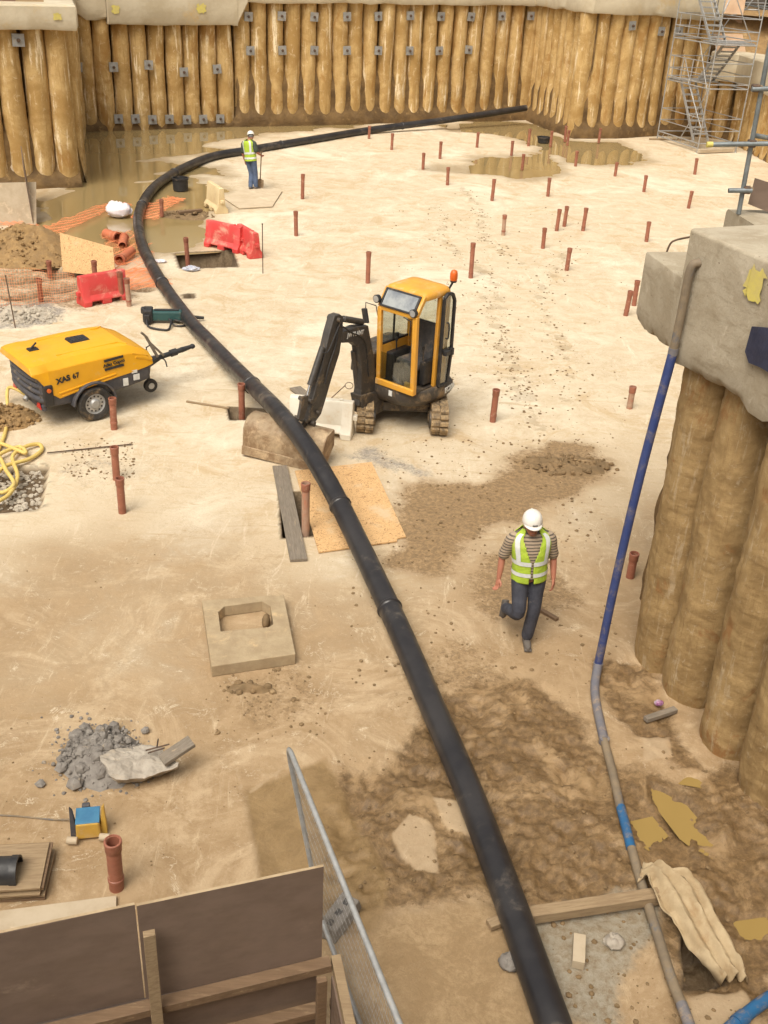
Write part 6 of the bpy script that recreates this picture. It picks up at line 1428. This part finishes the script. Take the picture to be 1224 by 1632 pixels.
# ------------------------------------------------------------------ plywood hoarding at the bottom left
ha, hb = at(-330,1556,1.8), at(515,1378,1.8); hd = Vector((hb.x-ha.x, hb.y-ha.y, 0)); HLEN = hd.length; hd.normalize(); hn = Vector((hd.y,-hd.x,0)); hn = hn if hn.y < 0 else -hn
hr_ = thing('plywood_hoarding', 'brown plywood hoarding on timber framing in the bottom left corner', 'hoarding', (hb.x, hb.y, 0)); hO = Vector((hb.x, hb.y, 0))
def hp2(s, z, o=0.0): return -hd*s + hn*o + Vector((0,0,z))
def hpanel(name, s0, s1, z0, z1, o0, th, m, tl=0, tr=0):
    mb = MB(); mb.hexa([hp2(s0,z0,o0), hp2(s1,z0,o0), hp2(s1,z1+tl,o0), hp2(s0,z1+tr,o0)], [hp2(s0,z0,o0+th), hp2(s1,z0,o0+th), hp2(s1,z1+tl,o0+th), hp2(s0,z1+tr,o0+th)]); return mb.build(name, M[m], hr_, bevel=.0015)
seam = HLEN*.0+1.22
hpanel('plywood_panel', 0, seam-.004, .90, 1.80, 0, .018, 'ply'); hpanel('plywood_panel', seam+.006, seam+1.23, .88, 1.79, -.022, .018, 'ply', -.01); hpanel('plywood_panel', seam+1.236, HLEN, .88, 1.785, -.004, .018, 'ply')
hpanel('panel_edge', 0, seam-.004, 1.801, 1.803, -.001, .020, 'plyedge'); hpanel('panel_edge', seam+.006, seam+1.23, 1.791, 1.793, -.023, .020, 'plyedge')
hpanel('plywood_panel', .02, HLEN, .0, .82, -.05, .018, 'ply')
def hbar(name, a, b, w_, h_, m): mb = MB(); mb.bar(a, b, w_, h_); return mb.build(name, M[m], hr_, bevel=.003)
hbar('timber_rail', hp2(-.05,.87,.065), hp2(HLEN,.85,.065), .09, .07, 'wettimber')
hbar('timber_rail', hp2(-.02,.40,.065), hp2(HLEN,.38,.065), .09, .07, 'wettimber')
for s_, zt in ((1.16,1.66),(2.4,1.6)):
    mb = MB(); mb.bar(hp2(s_,.0,.14), hp2(s_,zt,.125), .075, .05, hn); mb.build('timber_stud', M['timber'], hr_, bevel=.003)
mb = MB(); mb.bar(hp2(.03,.0,.14), hp2(.03,.83,.14), .07, .05, hn); mb.build('timber_stud', M['wettimber'], hr_, bevel=.003)
sdv = Vector((.25,-1.0,0)).normalized()
for z_ in (.86,.40):
    a_ = hp2(-.10,z_,.03); mb = MB(); mb.bar(a_, a_+sdv*2.6, .07, .09); mb.build('side_rail', M['timber'] if z_ > .5 else M['wettimber'], hr_, bevel=.003)
mb = MB(); a_ = hp2(-.055,.41,.12); mb.bar(a_, a_+sdv*2.4, .018, .80, (0,0,1)); mb.build('plywood_panel', M['ply'], hr_)

# ------------------------------------------------------------------ leaning mesh fence panel
fT0, fT1 = at(456,1180,1.95), at(640,1640,1.95); fdir = (fT1-fT0); fdir.z = 0; fdir.normalize()
fB0 = at(516,1480,.10); FL = 3.45
fw_ = thing('mesh_fence', 'leaning galvanised mesh fence panel beside the plywood hoarding', 'fence', (fB0.x, fB0.y, 0)); fo = Vector((fB0.x, fB0.y, 0))
bdir = Vector(fdir); Ua = (fT0-fB0); 
def fpt(s, t): return (fB0-fo) + bdir*s + Ua*t
rc = .10/2.0
mb = MB(); mb.tube([fpt(0,0)]+[fpt(0,t) for t in (.3,.6,.88)]+[fpt(.015,.94),fpt(.06,.98),fpt(.14,1.0)]+[fpt(FL*k,1.0) for k in (.2,.4,.6,.8,.97)]+[fpt(FL-.02,.975),fpt(FL,.93),fpt(FL,0)], .020, 12); mb.build('frame_tube', M['steel'], fw_, smooth=50)
mb = MB(); mb.tube([fpt(.0,.05), fpt(FL,.05)], .020, 12); mb.build('bottom_rail', M['steel'], fw_, smooth=50)
mb = MB(); nW = 62
for i in range(1, nW): mb.tube([fpt(FL*i/nW,.05), fpt(FL*i/nW,1.0)], .0012, 4, False)
for j in range(1, 10): mb.tube([fpt(0,.05+.95*j/10), fpt(FL,.05+.95*j/10)], .0012, 4, False)
tag(mb.build('wire_mesh', M['steel'], fw_), kind='stuff')
c = at(540,1468); o = thing('fence_foot', 'grey block foot with slots under the leaning mesh fence', 'fence foot', c, R(62))
bm_ = MB(); bm_.box((0,0,.06), (.44,.20,.12), taper=.86); bm_.build('block', M['rubble'], o, bevel=.015)
for x in (-.13, -.01, .11): MB().box((x,0,.1165), (.06,.05,.012)).build('slot', M['black'], o)

# ------------------------------------------------------------------ guard rail of scaffold tube on the near beam
sp = at(1177,341,4.87); so_ = thing('scaffold_rail', 'scaffold tube post with short rails on the near concrete beam', 'scaffold', sp)
dz_ = aty(1217,100,sp.y); mb = MB(); mb.tube([(0,0,-.0),(dz_.x-sp.x,0,2.6)], .0242, 14); mb.build('upright_tube', M['tube_steel'], so_, smooth=50)
def stube(name, pa, pb, y0, y1, off, m='tube_steel', r=.0242): 
    a, b = aty(*pa, y0)-sp, aty(*pb, y1)-sp; v = MB(); v.tube([a+Vector((0,off,0)), b+Vector((0,off,0))], r, 14); return v.build(name, M[m], so_, smooth=50), a+Vector((0,off,0)), b+Vector((0,off,0))
q, a, b = stube('rail_tube', (1125,229), (1330,226), sp.y, sp.y, -.05)
mb = MB(); d = (b-a).normalized(); mb.tube([a-d*.004, a+d*.055], .0275, 14); mb.build('yellow_end_cap', M['yellow_paint'], so_, smooth=50)
q, a, b = stube('rail_tube', (1159,302), (1196,302), sp.y, sp.y, -.05)
mb = MB(); d = (b-a).normalized(); mb.tube([a-d*.002, a+d*.004], .018, 14); mb.build('tube_end', M['black'], so_)
stube('rail_tube', (1196,141), (1330,138), sp.y, sp.y, -.05); stube('rail_tube', (1204,217), (1330,240), sp.y, sp.y+.3, .05)
for px, py in ((1203,140),(1197,228),(1189,302)):
    c_ = aty(px, py, sp.y)-sp; mb = MB(); mb.box(c_+Vector((0,-.02,0)), (.075,.09,.07)); cl2 = mb.build('coupler', M['rebar'], so_, bevel=.012)
    mb = MB(); mb.tube([c_+Vector((.05,-.06,.02)), c_+Vector((.05,.06,.02))], .011, 8); mb.build('bolt', M['rust_steel'], cl2)
P = [aty(x,y,sp.y+.12)-sp for x,y in ((1203,284),(1290,312),(1290,365),(1192,325))]; mb = MB(); mb.hexa(P, [p+Vector((.006,.02,0)) for p in P]); mb.build('toe_board', M['ply'], so_)

# ------------------------------------------------------------------ scaffold stair tower in the far right corner
TA, TB, TC = Vector((11.12,47.96,0)), Vector((12.19,45.05,0)), Vector((13.91,45.54,0)); TD = TA+TC-TB
tw = thing('stair_tower', 'galvanised scaffold stair tower against the far right wall', 'scaffold tower', TB)
def T2(u, v, z): return TA+(TB-TA)*u+(TD-TA)*v+Vector((0,0,z))-TB
def tt(name, a, b, r=.026, m='steel'): v = MB(); v.tube([a, b], r, 8); return v.build(name, M[m], tw, smooth=50)
for u, v in ((0,0),(1,0),(1,1),(0,1),(.5,0),(.5,1)): 
    if u == .5: continue
    tt('upright', T2(u,v,.0), T2(u,v,8.2)); 
    mb = MB(); mb.lathe([(.07,0),(.07,.012),(.03,.015),(.03,.1)], 10, Matrix.Translation(T2(u,v,0))); mb.build('base_jack', M['steel'], tw, smooth=40)
lifts = (.35, 2.45, 4.08, 5.9)
for k, z in enumerate(lifts):
    for (a, b) in (((0,0),(1,0)),((1,0),(1,1)),((1,1),(0,1)),((0,1),(0,0))):
        tt('ledger', T2(*a,z), T2(*b,z), .026)
        if k: tt('ledger', T2(*a,z+.16), T2(*b,z+.16), .02)
    if k == 0:
        tt('ledger', T2(0,0,.15), T2(1,0,.15)); 
        for i in range(9): tt('lattice_bar', T2(i/9,0,.15), T2((i+.5)/9,0,.35), .012)
    for zz in (z+.95, z+.48):
        if k < 3:
            for (a, b) in (((0,0),(1,0)),((1,0),(1,1)),((0,1),(0,0)),((1,1),(0,1))): tt('guard_rail', T2(*a,zz), T2(*b,zz), .018)
    if k in (1, 2, 3):
        side = (0,.36) if k % 2 else (.64,1.0)
        for i in range(4):
            u0 = side[0]+(side[1]-side[0])*i/4; u1 = u0+(side[1]-side[0])/4*.92; mb = MB(); z0 = z+.03
            mb.hexa([T2(u0,.04,z0), T2(u1,.04,z0), T2(u1,.96,z0), T2(u0,.96,z0)], [T2(u0,.04,z0+.05), T2(u1,.04,z0+.05), T2(u1,.96,z0+.05), T2(u0,.96,z0+.05)]); mb.build('deck_board', M['steel'], tw)
    if k in (0, 1, 2):
        z0, z1 = z, lifts[k+1]; ua, ub = ((.80,.28) if k != 1 else (.25,.72)); va, vb = (.08,.46) if k != 1 else (.52,.92)
        for vv in (va, vb): mb = MB(); mb.bar(T2(ua,vv,z0), T2(ub,vv,z1), .04, .11); mb.build('stringer', M['steel'], tw)
        for i in range(1, 9):
            t = i/9; uu = ua+(ub-ua)*t; zz = z0+(z1-z0)*t; mb = MB(); w_ = .035
            mb.hexa([T2(uu-w_,va,zz), T2(uu+w_,va,zz), T2(uu+w_,vb,zz), T2(uu-w_,vb,zz)], [T2(uu-w_,va,zz+.05), T2(uu+w_,va,zz+.05), T2(uu+w_,vb,zz+.05), T2(uu-w_,vb,zz+.05)]); mb.build('tread', M['steel'], tw)
        tt('handrail', T2(ua,va,z0+.9), T2(ub,va,z1+.9), .018)
tt('brace', T2(.55,0,.3), T2(1,0,2.4), .02); tt('brace', T2(.5,0,2.6), T2(1,0,.9), .02); tt('brace', T2(.62,0,4.1), T2(1,0,2.2), .02); tt('brace', T2(1,.1,6.2), T2(1,.85,4.2), .02); tt('brace', T2(1,.4,7.6), T2(1,.95,5.0), .02)
for u in (.10,.32,.55): tt('guard_upright', T2(u,0,4.2), T2(u,0,5.05), .018); tt('guard_upright', T2(u,0,2.55), T2(u,0,3.4), .022)
plank('long timber laid along the foot of the far right wall', (1035,223), (1100,224), .12, .06, 'timber', name='timber_beam')
mb = MB(); o = thing('timber_beam', 'pale beam lying in front of the stair tower foot', 'beam', (at(1113,240)+at(1170,240))/2); a, b = at(1113,241,.1), at(1168,239,.1); mb.bar(a-Vector(o.location), b-Vector(o.location), .14, .14); mb.build('beam', M['palely'], o, bevel=.01)

# ------------------------------------------------------------------ things on the bank behind the walls
def bank():
    mb = MB(); vs = []; nx, ny = 30, 10
    for j in range(ny+1):
        for i in range(nx+1):
            s = i/nx; x = 15.4+1.0*j/ny*2.2; y = 50.2-22*s; z = 3.3+1.9*(j/ny)**.8+float(fbm(s*14, j*.6, 55, 4))*.5*(1 if 0 < j < ny else .3); vs.append(Vector((x, y, z)))
    n2b = len(vs); 
    for j in range(7):
        for i in range(17): vs.append(Vector((12.6+4.6*i/16, 49.7-.5*i/16+1.6*j/6, 3.2+1.85*(j/6)+float(fbm(i*.5, j*.7, 77, 3))*.25)))
    n = nx+1; mb._add(vs, [(n2b+j*17+i, n2b+j*17+i+1, n2b+(j+1)*17+i+1, n2b+(j+1)*17+i) for j in range(6) for i in range(16)]+[(j*n+i, j*n+i+1, (j+1)*n+i+1, (j+1)*n+i) for j in range(ny) for i in range(nx)]); return tag(mb.build('bank', M['spoil'], None, smooth=80), kind='structure')
bank()
def panel3(name, label, cat, p, w_, h, rz, m, tiltx=0.0, th=.03):
    o = thing(name, label, cat, p, 0); o.rotation_euler = (tiltx, 0, rz); MB().box((0,0,h/2), (w_,th,h)).build('board', M[m], o); return o
panel3('shutter_board', 'pink board leaning on the bank behind the stair tower', 'board', (13.7,50.9,4.6), 1.9, 1.5, R(-12), 'pinkboard', R(-20))
panel3('shutter_board', 'second pink board lying against the low wall cap', 'board', (14.1,49.3,3.3), 1.5, 1.1, R(20), 'pinkboard', R(-35))
for i in range(7): panel3('hoarding_board', 'brown site hoarding board behind the far right beam, number %s from the left' % ('first','second','third','fourth','fifth','sixth','seventh')[i], 'hoarding', (6.5+i*1.26, 52.5+.05*i, 4.95), 1.22, 1.5, R(4), 'redbrown')
panel3('hoarding_board', 'brown strip of hoarding above the left wall beam', 'hoarding', (-13.2,33.1,4.95), 3.4, .9, R(24), 'redbrown')
panel3('hoarding_board', 'brown strip of hoarding above the stepped back beam', 'hoarding', (-10.0,46.4,4.8), 5.5, 1.0, R(24), 'redbrown')
# stacked scaffold materials on the bank
r2 = random.Random(21); o = thing('tube_stack', 'tangle of stacked scaffold tubes on the bank at the top right', 'scaffold tubes', (15.6,51.5,5.0))
for i in range(26):
    a = Vector((r2.uniform(-1.6,1.6), r2.uniform(-1.0,1.0), r2.uniform(-.1,1.5))); d = Vector((r2.uniform(-1,1), r2.uniform(-.3,.3), r2.choice((0,0,.1,1.2,-1.0)))).normalized(); v = MB(); v.tube([a-d*1.1, a+d*1.1], .03, 7); v.build('tube', M['steel'] if i % 3 else M['tube_steel'], o, smooth=50)
for i in range(3): MB().box((-1.2+i*1.1, .9, .7), (.9,.8,.9)).build('crate', M['darkcrate'], o, bevel=.03)
# trees beyond
def tree(label, p, h, r, seed):
    o = thing('broadleaf_tree', label, 'tree', p, 0, 'trees beyond the bank'); rg = random.Random(seed)
    mb = MB(); mb.tube(spline([(0,0,0),(.1,.05,h*.3),(-.05,.1,h*.6),(0,0,h*.9)],5), [.28-.24*i/15 for i in range(16)], 8)
    for k in range(6):
        a = rg.uniform(0,6.28); z = h*rg.uniform(.35,.7); mb.tube([(0,0,z), (r*.4*math.cos(a), r*.4*math.sin(a), z+h*.12), (r*.75*math.cos(a), r*.75*math.sin(a), z+h*.2)], [.10,.06,.02], 6)
    mb.build('trunk', M['bark'], o, smooth=60); mb = MB()
    cl_c = [Vector((rg.gauss(0,.45)*r, rg.gauss(0,.45)*r, h*.68+rg.gauss(0,.17)*h)) for _ in range(34)]
    for i in range(4200):
        c0 = rg.choice(cl_c); v = Vector((rg.gauss(0,1), rg.gauss(0,1), rg.gauss(0,.8)))*r*.17; q = c0+v; s = rg.uniform(.07,.15); a = Vector((rg.gauss(0,1),rg.gauss(0,1),rg.gauss(0,1))).normalized(); b = a.cross(Vector((rg.gauss(0,1),rg.gauss(0,1),rg.gauss(0,1)))).normalized()
        k = len(mb.v); mb.v += [tuple(q-a*s), tuple(q+b*s*.5), tuple(q+a*s), tuple(q-b*s*.5)]; mb.f.append((k,k+1,k+2,k+3))
    me = bpy.data.meshes.new('crown'); me.from_pydata(mb.v, [], mb.f); tag(link('crown', me, M['leaf'], o), kind='stuff')
tree('leafy green tree at the top right corner behind the stair tower', (17.2,56.5,4.9), 6.0, 2.4, 1)
tree('smaller green tree to the left behind the stair tower', (14.6,60,4.9), 5.0, 2.0, 2)
tree('green tree furthest right beyond the bank', (20.5,54,4.9), 6.5, 2.6, 3)
